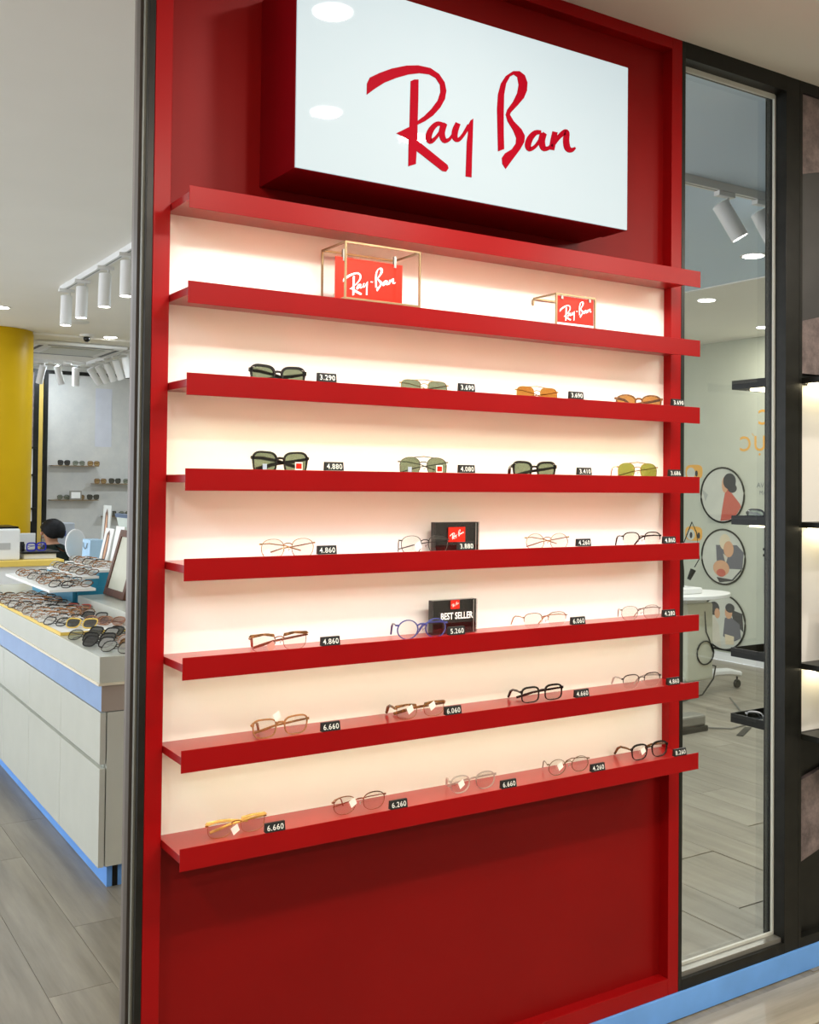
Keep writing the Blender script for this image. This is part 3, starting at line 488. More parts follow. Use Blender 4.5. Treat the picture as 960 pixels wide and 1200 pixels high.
for z, nm in zip(TRZ, TN):
    t = thing('niche_shelf', 'black metal ' + nm, 'shelf', (2.066, .0146, z), group='black shelves of the dark cabinet')
    MB().box(0, .9, -.29, 0, 0, .018).build('tray', BLACK, t)
    MB().box(0, .9, -.29, -.287, .0182, .03).build('tray_lip', BLACK, t)
    if z > .8: MB().box(.02, .88, -.045, -.02, -.006, -.0005).build('led_strip', LED, t)
    # added tray standing in for the niche shelf's reflection in the mirror pane
    t2 = thing('niche_shelf', TN2[TRZ.index(z)], 'shelf', (2.066, .0797, z), group='black trays behind the window')
    MB().box(0, .9, 0, .2, 0, .004).build('tray', BLACK, t2)
    MB().box(0, .003, 0, .2, .004, .030).build('tray_lip', BLACK, t2); MB().box(.003, .9, .197, .2, .004, .030).build('tray_lip', BLACK, t2)
    if z > .95: MB().box(.02, .88, .03, .14, -.006, -.0005).build('led_strip', LED, t2)
lean = MB().box(0, .16, 0, .006, 0, .19).build('leaning_card', BROWN); tag(lean, 'brown wooden card leaning on the niche shelf', 'card'); lean.location = (2.16, -.10, .9602); lean.rotation_euler = (math.radians(-12), 0, 0)
for nm, x, y, z, cfg in (('black sunglasses with grey-green lenses on the tray behind the window', 2.115, .175, 1.3872, C(S_WAY, h=.04, fold=(30, 40))), ('clear crystal eyeglasses on the low tray behind the window', 2.115, .175, .7242, C(THIN, shape='square', fm=F_CLEAR, rt=.003, top=.003, dp=.003, h=.034, tt=.002, fold=(20, 35), pads=0))):
    g = spectacles(nm, x, z, cfg, math.radians(-72), 'glasses on the trays behind the window', Y=y)
# ------------------------------------------------------------------ the eye-test wall: a reflection, built as a room behind the mirror pane
XW = X1 - .0006
WALLF = lambda a, b: (0, a, b)                              # lettering runs towards +Y: reversed as in a mirror
def flat(name, pts, parent, m, off):                        # printed patch on the wall, (y, z) outline
    return MB().prism(pts, 'x', -off - .0004, -off).build(name, m, parent)
def ell(cy, cz, ry, rz, n=18, a0=0, a1=360): return [(cy + ry * math.cos(math.radians(a0 + (a1 - a0) * i / n)), cz + rz * math.sin(math.radians(a0 + (a1 - a0) * i / n))) for i in range(n + (a1 - a0 < 360))]
def clip(pts, R=.228): return [(y, z) if math.hypot(y, z) < R else (y * R / math.hypot(y, z), z * R / math.hypot(y, z)) for y, z in pts]
P_RED = mat('print_red', (.55, .11, .07), .5); P_DARK = mat('print_dark', (.03, .03, .035), .5); P_SKIN = mat('print_skin', (.66, .36, .20), .5); P_GREY = mat('print_grey', (.42, .43, .38), .5); P_CREAM = mat('print_cream', (.62, .58, .46), .5); P_BG = mat('print_pale', (.60, .61, .52), .5)
P_HAIR = mat('print_white_hair', (.72, .62, .42), .5); P_NAVY = mat('print_slate', (.13, .13, .15), .5)
CIR = [(4.101, 1.437, 'round wall photo of a person in red seen from behind', [(P_GREY, [(.16, .0), (.228, .05), (.19, -.06)]), (P_RED, clip([(.02, -.24), (.00, -.12), (-.03, .02), (-.06, .06), (-.12, .0), (-.19, -.07), (-.21, -.10), (-.16, -.17), (-.08, -.22)])), (P_SKIN, ell(-.03, .09, .035, .07)), (P_DARK, ell(-.08, .12, .07, .07)), (P_DARK, ell(-.11, .06, .05, .04))]),
       (4.089, .898, 'round wall photo of a grey-haired person bent over clasped hands', [(P_NAVY, clip([(.08, .10), (.07, -.04), (-.05, -.10), (-.22, -.10), (-.23, .05), (-.15, .11)])), (P_HAIR, ell(-.02, .13, .06, .07)), (P_SKIN, ell(-.06, .07, .055, .07)), (P_CREAM, [(.0, .03), (-.05, .0), (-.03, -.06)]), (P_SKIN, ell(.02, -.10, .09, .07)), (P_DARK, clip([(.07, -.18), (-.1, -.19), (-.2, -.09), (-.22, -.12), (-.12, -.22), (.04, -.24)])), (P_RED, ell(.02, -.14, .05, .035))]),
       (4.086, .331, 'round wall photo of two people talking', [(P_CREAM, clip([(.19, .04), (.13, .06), (.05, -.02), (.02, -.22), (.1, -.24), (.22, -.1)])), (P_DARK, ell(.10, .11, .06, .06)), (P_SKIN, ell(.065, .07, .03, .045)), (P_DARK, clip([(-.08, .12), (-.22, .10), (-.22, -.06), (-.12, .0)])), (P_NAVY, clip([(.0, -.12), (-.02, .04), (-.09, .05), (-.18, .0), (-.2, -.12), (-.1, -.16)])), (P_SKIN, ell(-.06, .09, .04, .055)), (P_DARK, ell(-.075, .13, .05, .04)), (P_HAIR, [(-.02, -.10), (-.12, -.11), (-.12, -.18), (-.03, -.19)])])]
for cy, cz, lb, shp in CIR:
    t = thing('wall_photo', lb, 'photo', (XW, cy, cz), group='round photos on the eye-test wall')
    MB().prism(ell(0, 0, .235, .235, 40), 'x', -.006, 0).build('photo_print', P_BG, t)
    MB().tube([(-.008, y, z) for y, z in ell(0, 0, .238, .238, 40)], .008, 6, True).build('rim', BLACK, t, 60)
    for j, (m, pts) in enumerate(shp): flat('printed_figure', pts, t, m, .0064 + .0003 * j)
def wall_text(body, size, y, z, m, lb, bold=0):
    o = put('wall_lettering', text_mesh(body, size, m, WALLF, 'wall', 1.0, bold), None, (XW - .001, y, z)); tag(o, lb, 'lettering'); return o
wall_text('C', .18, 3.665, 2.037, ORANGE, 'orange letter of the upper line on the eye-test wall', .002)
lt = thing('wall_lettering', 'large orange letters over the round photos, seen in reverse', 'lettering', (XW - .001, 3.72, 1.817))
put('letter', text_mesh('C', .18, ORANGE, WALLF, 'wc', 1, .002), lt, (0, .138, 0)); put('letter', text_mesh('U', .18, ORANGE, WALLF, 'wu', 1, .002), lt, (0, -.012, 0)); put('letter', text_mesh('L', .18, ORANGE, WALLF, 'wl', 1, .002), lt, (0, -.15, 0))
MB().prism(ell(-.012, -.032, .010, .010, 10), 'x', -.0006, 0).build('dot', ORANGE, lt); MB().prism([(.045, .125), (.052, .125), (.072, .145), (.066, .15)], 'x', -.0006, 0).build('hook', ORANGE, lt)
wall_text('VA', .06, 3.70, 1.505, GREYT, 'small grey words beside the round photo of the person in red'); 
wall_text('NAM', .05, 3.655, 1.445, GREYT, 'second line of small grey words beside the round photo')
for k, z in enumerate((1.64, 1.085)):
    t = thing('wall_icon', ['orange rounded icon sticker high beside the round photos', 'orange rounded icon sticker with dark dots beside the round photos'][k], 'sticker', (XW, 4.43, z), group='orange stickers on the eye-test wall')
    MB().prism([(math.copysign(abs(math.cos(q)) ** .6, math.cos(q)) * .10, math.copysign(abs(math.sin(q)) ** .6, math.sin(q)) * .065) for q in [2 * math.pi * i / 28 for i in range(28)]], 'x', -.0008, 0).build('icon_shape', ORANGE, t)
    flat('icon_center', ell(.035, -.01, .05, .05), t, P_BG, .001)
    for yy in ((-.03,) if k == 0 else (.03, -.06)): flat('icon_mark', ell(yy, -.015, .016, .028), t, P_DARK, .0016)
MB2 = MB().box(-.012, 0, -.06, .06, 0, .60).build('wall_panel', mat('pale_panel', (.45, .47, .40), .4)); tag(MB2, 'narrow pale panel with dark catches on the eye-test wall', 'panel'); MB2.location = (XW, 3.60, .62)
for z in (.36, .31): MB().box(-.016, -.012, .03, .06, z, z + .02).build('catch', BLACK, MB2)
# instrument table on castors
tb = thing('instrument_table', 'white wheeled instrument table in front of the round photos', 'table', (5.10, 3.25, 0))
MB().prism(ell(0, 0, .36, .24, 28), 'z', .70, .728).build('tabletop', WHITEM, tb, bevel=.004)
MB().box(-.12, .15, -.10, .10, .10, .66).build('column', mat('beige_plastic', (.60, .60, .47), .4), tb, bevel=.012)
MB().box(-.10, .10, -.08, .08, .66, .70).build('column_head', WHITEM, tb)
MB().tube([(.05, -.03, .10), (.22, -.05, .135), (.36, -.06, .13), (.48, -.06, .105)], [.035, .04, .04, .032], 8, flat=.7).build('foot', WHITEM, tb, 50)
MB().tube([(-.05, -.03, .10), (-.22, -.05, .135), (-.36, -.06, .13), (-.48, -.06, .105)], [.035, .04, .04, .032], 8, flat=.7).build('foot', WHITEM, tb, 50)
for sx in (-.46, .46):
    c = MB().lathe([(.028, -.012), (.032, -.008), (.032, .008), (.028, .012)], n=16).xform(Matrix.Rotation(math.pi / 2, 4, 'X')).build('castor', BLACK, tb, 40); c.location = (sx, -.06, .0325)
    MB().tube([(0, .0, 0), (.0, .0, .07)], .008, 6).build('castor_stem', BLACK, c)
coil = [(.06 + .085 * math.cos(q), -.105 - .003 * q / 6, .30 + .085 * math.sin(q)) for q in [i * .35 for i in range(40)]]
MB().tube([(.06, -.10, .60), (.07, -.106, .45), (.10, -.106, .40)] + coil, .005, 5).build('cable', BLACK, tb, 60)
MB().tube([(.15, -.06, .20), (.19, -.09, .19), (.12, -.13, .11), (-.05, -.18, .02), (-.3, -.22, .008)], .006, 5).build('cable', BLACK, tb, 60)
ins = thing('eye_instrument', 'black and white optical instrument standing on the wheeled table', 'instrument', (5.03, 3.25, .7284))
MB().box(-.10, .12, -.09, .09, 0, .045).build('base', WHITEM, ins, bevel=.01)
MB().tube([(.0, 0, .045), (.0, 0, .16), (-.02, 0, .30)], .018, 8).build('arm', BLACK, ins, 60)
MB().tube([(.05, -.02, .10), (.085, -.03, .17)], [.014, .022], 8).build('eyepiece', BLACK, ins, 60)
MB().tube([(-.02, 0, .30), (.08, -.02, .52), (.13, -.02, .44), (.15, -.03, .25), (.10, -.03, .19)], .004, 5).build('cable', BLACK, ins, 60)
fb = thing('floor_box', 'low grey box with black base on the floor beyond the window', 'box', (4.2, 2.42, 0))
MB().box(-.16, .10, -.07, .07, 0, .035).build('base', BLACK, fb, bevel=.006); MB().box(-.15, .09, -.06, .06, .0355, .10).build('body', GREYM, fb, bevel=.012)
cb = MB().tube([(4.33, 2.40, .006), (4.45, 2.30, .006), (4.62, 2.33, .006), (4.9, 2.6, .006), (5.2, 2.95, .006)], .005, 5).build('floor_cable', mat('grey_cable', (.18, .17, .15), .5), None, 60); tag(cb, 'thin grey cable lying on the floor beyond the window', 'cable')
tp = MB().box(0, .26, -.02, .02, 0, .003).build('floor_mark', BLACK); tag(tp, 'dark strip of tape on the floor beyond the window', 'tape'); tp.location = (4.36, 2.16, .0004); tp.rotation_euler = (0, 0, .5)
# ------------------------------------------------------------------ ceiling fixtures
DL_RING = MB().lathe([(.056, -.004), (.068, -.004), (.070, -.001), (.070, 0)], n=24).mesh('trim_ring', WHITEM, 40)
DL_DISC = MB().lathe([(.0, -.0052), (.056, -.0052), (.056, -.0042)], n=24).mesh('diffuser', EMIT, 40)
near_txt = {(.83, 6.10): 'before the yellow column', (1.98, 7.22): 'beside the dome camera', (2.05, 9.35): 'above the marble wall', (3.92, 1.71): 'behind the window spotlights', (4.74, 2.77): 'at the edge of the lower ceiling field', (6.03, 3.33): 'over the round photos'}
for x, y, p, c in DOWN:
    low = H - .0125 if (2.2 < x < 4.428 and .1 < y < 5) else H - .0205 if (x > 4.43 and y > .5) or (1.2 < x < 4 and 7.32 < y < 9.2) else H - .0005
    t = thing('downlight', 'round recessed ceiling downlight ' + near_txt.get((x, y), 'in the ceiling of the shop front'), 'downlight', (x, y, low), group='ceiling downlights')
    put('trim_ring', DL_RING, t); put('diffuser', DL_DISC, t)
def spotlight(label, x, y, tx, ty, tz, z=H - .035, grp='spotlights on the ceiling tracks', R=.036, Ln=.15, drop=.05):
    t = thing('spotlight', label, 'spotlight', (x, y, z - .0005), group=grp)
    MB().box(-.05, .05, -.016, .016, -.02, 0).build('adapter', WHITEM, t, bevel=.002)
    MB().tube([(.02, 0, -.02), (.02, 0, -.02 - drop)], .007, 6).build('stem', WHITEM, t, 60)
    q = Vector((tx, ty, tz)).normalized().to_track_quat('-Z', 'Y').to_matrix().to_4x4(); q.translation = Vector((0, 0, -.02 - drop - .01))
    h = MB().lathe([(R * .75, .04), (R, .035), (R, -Ln + .04), (R * .93, -Ln + .04), (R * .9, -Ln + .055)], n=20).xform(q).build('head', WHITEM, t, 40)
    MB().lathe([(.0, -Ln + .046), (R * .88, -Ln + .046), (R * .88, -Ln + .05)], n=20).xform(q).build('lens', EMIT, h)
    return t
def track(label, x0, x1, y0, y1, z1=H - .0005):
    t = MB().box(x0, x1, y0, y1, z1 - .0345, z1).build('ceiling_track', WHITEM); tag(t, label, 'track'); 
    if y1 - y0 > x1 - x0: MB().box((x0 + x1) / 2 - .004, (x0 + x1) / 2 + .004, y0 + .01, y1 - .01, z1 - .0348, z1 - .0345).build('groove', GREYT, t)
    else: MB().box(x0 + .01, x1 - .01, (y0 + y1) / 2 - .004, (y0 + y1) / 2 + .004, z1 - .0348, z1 - .0345).build('groove', GREYT, t)
track('white ceiling track over the glasses counter', .983, 1.017, 2.9, 4.98)
for y, n_ in ((4.86, 'farthest from the red unit'), (4.48, 'second from the far end'), (3.98, 'third from the far end'), (3.56, 'closest to the red unit')):
    spotlight('white cylinder spotlight on the counter track, ' + n_, 1.0, y, -.02, 0, -1, Ln=.20)
track('white ceiling track behind the window', 2.45, 3.6, .86, .894, H - .0125)
spotlight('white cylinder spotlight behind the window, nearer the red unit', 2.72, .877, .45, -.35, -1, z=H - .0475, Ln=.17)
spotlight('white cylinder spotlight behind the window, nearer the dark cabinet', 2.96, .877, .42, -.30, -1, z=H - .0475, Ln=.17)
track('white ceiling track running along the marble wall', 1.6, 2.5, 9.25, 9.284)
for x, tx, n_ in ((1.86, -.15, 'beside the yellow column'), (2.02, .35, 'over the dark frame edge'), (2.21, .08, 'above the marble wall')):
    spotlight('white spotlight on the marble wall track, ' + n_, x, 9.267, tx, .3, -1, Ln=.20)
track('white ceiling track running from the marble wall to the front', 2.30, 2.334, 7.5, 9.2, H - .0185)
for i, y in enumerate((9.05, 8.75, 8.45, 8.15, 7.85)):
    spotlight('white spotlight on the track running from the marble wall, ' + ['first', 'second', 'third', 'fourth', 'fifth'][i] + ' from the wall', 2.317, y, .6 - .1 * i, .1, -.8, z=H - .0535, Ln=.20)
ac = thing('air_conditioner', 'white square ceiling cassette air conditioner with dark slots', 'air conditioner', (1.85, 8.05, H - .0185))
MB().box(-.42, .42, -.42, .42, -.035, -.0002).build('panel', WHITEM, ac, bevel=.015)
MB().box(-.25, .25, -.25, .25, -.045, -.0352).build('grille', mat('ac_grille', (.62, .64, .60), .5), ac, bevel=.008)
for a, b, c, d in ((-.30, .30, -.37, -.33), (-.30, .30, .33, .37), (-.37, -.33, -.30, .30), (.33, .37, -.30, .30)): MB().box(a, b, c, d, -.0365, -.0352).build('slot', BLACK, ac)
dc = thing('dome_camera', 'small black and white dome camera on the ceiling', 'camera', (1.764, 7.2, H - .0005)); MB().lathe([(.06, -.02), (.065, 0)], n=20).build('base', WHITEM, dc, 40); MB().ball((0, 0, -.035), .03, 14, 8).build('dome', BLACKG, dc, 60)
sn = MB().lathe([(.10, -.006), (.11, 0)], n=24).build('ceiling_plate', WHITEM, None, 40); sn.location = (1.483, 6.49, H - .0005); tag(sn, 'flat white round plate on the ceiling before the dome camera', 'ceiling plate')
# ------------------------------------------------------------------ glasses counter
ct = thing('glasses_counter', 'long white glasses counter with blue stripe and plinth', 'counter', (.36, 1.725, 0))
MB().box(.03, 1.16, .03, 2.87, .10, .659).build('body', WHITE, ct)
MB().box(.055, 1.10, .055, 2.8, 0, .0998).build('plinth', BLUE, ct); MB().box(.075, .095, .0535, .055, .0, .0998).build('plinth_joint', BLACK, ct)
MB().box(.012, 1.15, .012, 2.87, .6595, .757).build('stripe', mat('stripe_blue', (.28, .42, .68), .25), ct)
MB().box(.012, 1.15, .0105, .0118, .6595, .757).build('end_stripe', mat('stripe_taupe', (.42, .36, .31), .35), ct)
MB().box(0, 1.16, 0, 2.92, .7665, .863).build('top', WHITE, ct, bevel=.002)
MB().box(-.004, 1.16, -.004, 2.92, .757, .7663).build('ledge', mat('cream_edge', (.80, .74, .58), .4), ct)
for i in range(5):
    y0 = .008 + .57 * i
    MB().box(.008, .0296, y0, y0 + .566, .468, .656).build('drawer', WHITE, ct, bevel=.001)
    MB().box(.008, .0296, y0, y0 + .566, .092, .452).build('door', WHITE, ct, bevel=.001)
MB().box(.034, 1.15, .008, .0296, .092, .656).build('end_panel', WHITE, ct, bevel=.001)
tr = thing('flat_tray', 'flat white tray with a yellow edge on the counter', 'tray', (.366, 2.32, .8634)); MB().box(.006, .30, .006, 1.55, 0, .011).build('tray_bed', PAPER, tr); MB().box(0, .006, 0, 1.55, 0, .013).build('yellow_edge', YELE, tr); MB().box(.006, .30, 0, .006, 0, .013).build('yellow_edge', YELE, tr)
rs = MB().box(.672, .93, 2.2, 3.22, .8634, .93).build('riser_box', WHITE, bevel=.004); tag(rs, 'low white riser box on the counter under the framed picture', 'riser')
st = thing('stepped_stand', 'stepped white display stand with teal base on the counter', 'display stand', (0, 0, .8634))
MB().box(.68, 1.30, 3.26, 4.25, 0, .10).build('base', TEAL, st)
for i, (a, b, z) in enumerate(((.47, .69, .125), (.69, .79, .155), (.79, .90, .185), (.90, 1.30, .155))):
    MB().box(a, b - .001, 2.96 if i == 0 else 3.26, 3.95 if i < 3 else 4.25, z - .012, z).build('step', PAPER, st)
    if i: MB().box(a, b - .001, 3.262, 3.94, .1, z - .0122).build('step_riser', TEAL, st)
MB().box(.66, .679, 3.27, 3.90, .0, .1128).build('step_support', TEAL, st)
# spectacles lying on the counter and stand: one mesh each
def small_glasses(shape, rt, top, fm, lm, h=.04, W=.138):
    mb = MB(); gap = .018; a = (W - gap - .008) / 4; b = h / 2; cx = gap / 2 + a
    for s in (-1, 1):
        ol = outline(shape, a, b, s, 14); n = len(ol); oo = [(x * (1 + rt / a), z * (1 + (top if z > 0 else rt) / b)) for x, z in ol]
        vs = [];
        for i in range(n):
            for (px, pz), y in ((ol[i], 0), (oo[i], 0), (oo[i], .003), (ol[i], .003)): vs.append((s * cx + px, y, pz))
        mb.cur = 0; mb.add(vs, [(4 * i + k, 4 * i + (k + 1) % 4, 4 * ((i + 1) % n) + (k + 1) % 4, 4 * ((i + 1) % n) + k) for i in range(n) for k in range(4)])
        mb.tube([(s * W / 2, .003, b * .5), (s * W * .3, .012 + .004 * s, b * .4), (-s * W * .25, .014 + .004 * s, b * .1), (-s * W * .4, .014 + .004 * s, -b * .3)], .0022, 5)
        mb.cur = 1; mb.add([(s * cx + x, .0015, z) for x, z in ol], [tuple(range(n))])
    mb.cur = 0; mb.tube([(-gap / 2 - .002, .0015, b * .35), (0, .0005, b * .5), (gap / 2 + .002, .0015, b * .35)], .0016, 5)
    return mb.mesh('small_glasses', [fm, lm], 40)
L_GREY = glass('grey_lens', (.08, .085, .085), .10); L_PINK = glass('pink_lens', (.6, .38, .32), .06)
VAR = [('black-framed eyeglasses', small_glasses('way', .003, .005, F_BLACK, L_CLEAR)), ('brown tortoise eyeglasses', small_glasses('panto', .003, .004, F_TORT, L_CLEAR)), ('pale crystal eyeglasses', small_glasses('square', .003, .004, F_CLEAR, L_CLEAR)), ('silver wire eyeglasses', small_glasses('round', .0015, .002, F_SILV, L_CLEAR)), ('honey brown eyeglasses', small_glasses('square', .003, .005, F_BROWN, L_CLEAR))]
SUN = {'b': small_glasses('way', .004, .006, F_BLACK, L_GREY, .046), 'g': small_glasses('avi', .002, .003, F_DARK, L_GREEN, .050), 't': small_glasses('square', .004, .006, F_TORT, L_BROWN, .046), 'p': small_glasses('panto', .002, .003, F_ROSE, L_PINK, .046), 'y': small_glasses('way', .004, .006, YELE, L_GREY, .046), 'r': small_glasses('way', .004, .005, P_RED, L_PINK, .042)}
def lay(me, x, y, z, yaw, pitch, label, cat, grp):
    o = put('sunglasses' if cat == 'sunglasses' else 'eyeglasses', me, None); o.rotation_euler = (-pitch, 0, yaw)
    R = o.rotation_euler.to_matrix(); zmin = min((R @ v.co).z for v in me.vertices); o.location = (x, y, z - zmin + .0005); tag(o, label, cat, grp); return o
for iy in range(14):
    for ix in range(4):
        x = .405 + .064 * ix + random.uniform(-.008, .008); y = 2.56 + .088 * iy + random.uniform(-.012, .012)
        if x > .56 and y > 2.9: x -= .02
        if ix > 1 and y < 2.74: continue
        nm, me = VAR[(iy * 3 + ix * 2 + random.randint(0, 1)) % 5]
        lay(me, x, y, .8744, math.radians(-52) + random.uniform(-.15, .15), math.radians(48) + random.uniform(-.1, .1), nm + ' on the flat white tray, in the ' + ['row along its yellow edge', 'second row from its yellow edge', 'third row from its yellow edge', 'row farthest from its yellow edge'][ix], 'eyeglasses', nm + ' on the counter tray')
for rw, (x, z, nx) in enumerate(((.54, .8634 + .125, 2), (.74, .8634 + .155, 1), (.845, .8634 + .185, 1))):
    for c_ in range(nx):
        for i in range(9):
            nm, me = VAR[(i * 2 + rw + c_) % 5]; y = (3.03 if rw == 0 else 3.31) + (.095 if rw == 0 else .068) * i
            lay(me, x + .09 * c_, y, z, math.radians(-52) + random.uniform(-.12, .12), math.radians(50), nm + ' on the ' + ['lower', 'middle', 'top'][rw] + ' step of the white stand', 'eyeglasses', nm + ' on the stepped stand')
NEAR = [(.482, 2.434, 'y', 'yellow-framed sunglasses at the tray corner'), (.420, 2.162, 'g', 'dark metal green-lens sunglasses on the bare counter near the tray corner'), (.510, 2.207, 'b', 'black sunglasses next to the green-lens pair'), (.420, 1.963, 'b', 'black sunglasses near the counter edge'), (.445, 1.80, 'g', 'dark metal sunglasses at the front corner of the counter'), (.590, 2.181, 'b', 'black sunglasses in front of the white riser box'), (.615, 2.46, 'p', 'rose wire sunglasses against the white riser box'), (.508, 2.011, 'p', 'rose wire pink-lens sunglasses among the black pairs'), (.53, 1.831, 't', 'tortoiseshell sunglasses at the front corner of the counter'), (.590, 2.635, 'b', 'black sunglasses lying beside the white riser box'), (.572, 2.50, 'p', 'pink-lens rose sunglasses near the tray corner'), (.615, 3.0, 'r', 'red-framed glasses next to the teal stand'), (.45, 2.06, 'b', 'black sunglasses behind the counter-edge pair'), (.60, 1.98, 't', 'tortoiseshell brown-lens sunglasses in the second row of the counter corner')]
for x, y, k, lb in NEAR:
    lay(SUN[k], x, y, .8746 if y > 2.32 and x < .66 else .8634, math.radians(-48) + random.uniform(-.2, .2), math.radians(48), lb, 'sunglasses', 'sunglasses on the counter corner')
# leaning pictures and cards
pf = thing('framed_picture', 'brown wooden framed picture leaning on the white riser box', 'picture frame', (.79, 2.86, .9355)); pf.rotation_euler = (0, math.radians(15), 0)
MB().box(0, .018, 0, .33, 0, .035).build('frame_bar', BROWN, pf); MB().box(0, .018, 0, .33, .30, .335).build('frame_bar', BROWN, pf); MB().box(0, .018, 0, .035, .035, .30).build('frame_bar', BROWN, pf); MB().box(0, .018, .295, .33, .035, .30).build('frame_bar', BROWN, pf)
MB().box(.006, .014, .035, .295, .035, .30).build('picture', mat('pale_print', (.62, .62, .50), .3), pf)
def card(label, x, y, z, l, h, lean, m=PAPER, fig=None, th=.006, name='display_card'):
    t = thing(name, label, 'card', (x, y, z)); t.rotation_euler = (0, lean, 0)
    MB().box(0, th, 0, l, 0, h).build('card_sheet', m, t)
    if fig:
        hair, x_ = fig
        def pr(pts, mm, k): MB().prism([(a * l, b * h) for a, b in pts], 'x', -.0004 - .0003 * k, -.0002 - .0003 * k).build('printed_figure', mm, t)
        pr([(.30, 0), (.25, .45), (.35, .85), (.5, .95), (.7, .85), (.72, .4), (.62, 0)], hair, 0); pr([(.36, .05), (.38, .5), (.42, .8), (.55, .85), (.6, .55), (.55, .05)], P_SKIN, 1)
    return t
ZS = .8634 + .158
card('tall white card printed with a long-haired person, standing on the stepped stand', .96, 3.74, ZS, .16, .22, math.radians(12), PAPER, (BROWN, 0))
card('plain white slab card leaning behind the framed picture', .95, 3.50, ZS, .15, .24, math.radians(10))
bb = card('pale green board with a dark blue top edge behind the cards', 1.14, 3.70, ZS, .22, .30, math.radians(-14), mat('pale_green_board', (.62, .68, .60), .4)); MB().box(-.004, .012, -.004, .224, .285, .305).build('blue_edge', mat('navy_edge', (.03, .09, .20), .3), bb); MB().box(-.004, .012, -.012, -.0005, .1, .305).build('blue_edge', MATS['navy_edge'], bb)
card('narrow photo card of a person in a pale blue dress, standing behind the paper bag', 1.06, 4.06, ZS, .16, .34, math.radians(4), mat('grey_card', (.60, .62, .58), .4), (BROWN, 0))
lg = MB().box(1.16, 1.26, 4.02, 4.2, ZS, ZS + .20).build('lilac_box', mat('lilac_card', (.62, .46, .52), .5), bevel=.003); tag(lg, 'upright lilac pink box behind the narrow photo card', 'box'); MB().box(1.158, 1.1598, 4.04, 4.18, ZS + .05, ZS + .12).build('box_print', PAPER, lg)
bg = thing('paper_bag', 'light blue paper bag with handles on the stepped stand', 'bag', (.94, 4.00, ZS)); 
MB().prism([(0, 0), (.09, 0), (.085, .14), (.005, .14)], 'y', 0, .16).build('bag_body', mat('bag_blue', (.42, .62, .80), .6), bg); MB().tube([(-.002, .04, .12), (-.004, .05, .095), (-.004, .08, .085), (-.004, .11, .095), (-.002, .12, .12)], .003, 5).build('handle', GREYT, bg)
om = thing('table_mirror', 'round white table mirror standing on the counter behind the stand', 'mirror', (.97, 4.42, .8634)); MB().lathe([(.07, 0), (.07, .01), (.012, .02), (.010, .16)], n=20).build('foot', WHITEM, om, 40)
MB().prism(ell(0, .25, .062, .095, 28), 'y', -.01, .01).build('mirror_frame', WHITEM, om); MB().prism(ell(0, .25, .055, .088, 28), 'y', -.012, -.0101).build('mirror_glass', mat('mirror', (.75, .78, .77), .3, .5, .5), om)
bt = thing('spray_bottle', 'small pink bottle with a dark cap beside the blue paper bag', 'bottle', (.88, 4.02, ZS - .155)); MB().lathe([(.018, 0), (.018, .16), (.010, .18)], n=14).build('bottle_body', mat('pink_plastic', (.7, .45, .42), .3), bt, 40); MB().lathe([(.010, .1803), (.010, .205)], n=12).build('cap', GREYT, bt, 40)
# ------------------------------------------------------------------ reception desk
dk = thing('reception_desk', 'white reception desk with a yellow edged top in front of the yellow column', 'desk', (-.9, 6.0, 0))
MB().box(.02, 2.18, .03, .55, 0, .86).build('desk_body', WHITEM, dk); MB().box(0, 2.20, 0, .60, .8605, .905).build('desk_top', YELE, dk, bevel=.004)
for x in (.55, 1.1, 1.65): MB().box(x - .002, x + .002, .028, .0299, 0, .86).build('joint', GREYT, dk)
pr = thing('printer', 'white office printer on the reception desk', 'printer', (.62, 6.06, .9054)); MB().box(-.2, .37, 0, .40, 0, .235).build('body', WHITEM, pr, bevel=.012); MB().box(-.19, .36, .02, .38, .2355, .25).build('lid', BLACK, pr); MB().box(.20, .30, -.003, -.0002, .08, .13).build('panel', mat('printer_grey', (.5, .5, .48), .5), pr); MB().box(-.16, .16, -.003, -.0002, .15, .16).build('slot', GREYT, pr)
wb = MB().box(1.03, 1.27, 6.12, 6.4, .9054, .945).build('white_box', WHITEM, bevel=.004); tag(wb, 'flat white box on the reception desk under the black tray', 'box')
bt2 = MB().box(1.01, 1.29, 6.10, 6.42, .9454, .962).build('black_tray', BLACK, bevel=.004); tag(bt2, 'flat black tray on the white box of the reception desk', 'tray')
lay(small_glasses('square', .009, .010, mat('frame_royal_blue', (.005, .015, .50), .3), L_CLEAR, .05, .15), 1.13, 6.16, .962, .2, 0, 'royal blue eyeglasses on the black tray of the reception desk', 'eyeglasses', None)
jr = thing('dark_jar', 'small dark jar on the black tray beside the blue eyeglasses', 'jar', (1.035, 6.22, .9624)); MB().lathe([(.022, 0), (.024, .05), (.018, .06), (.018, .07)], n=16).build('jar_body', BLACKG, jr, 40)
sc = thing('payment_screen', 'white screen on the reception desk beside the printer', 'screen', (1.09, 6.46, .9054)); MB().box(-.10, .10, 0, .02, .03, .18).build('screen_shell', WHITEM, sc, bevel=.004); MB().box(-.02, .02, .005, .05, 0, .05).build('stand', WHITEM, sc)
cl = MB().lathe([(.36, 0), (.36, H - .001)], n=64).build('column', YEL, None, 40); cl.location = (1.0, 7.46, 0); tag(cl, 'thick round yellow column rising behind the reception desk', 'column')
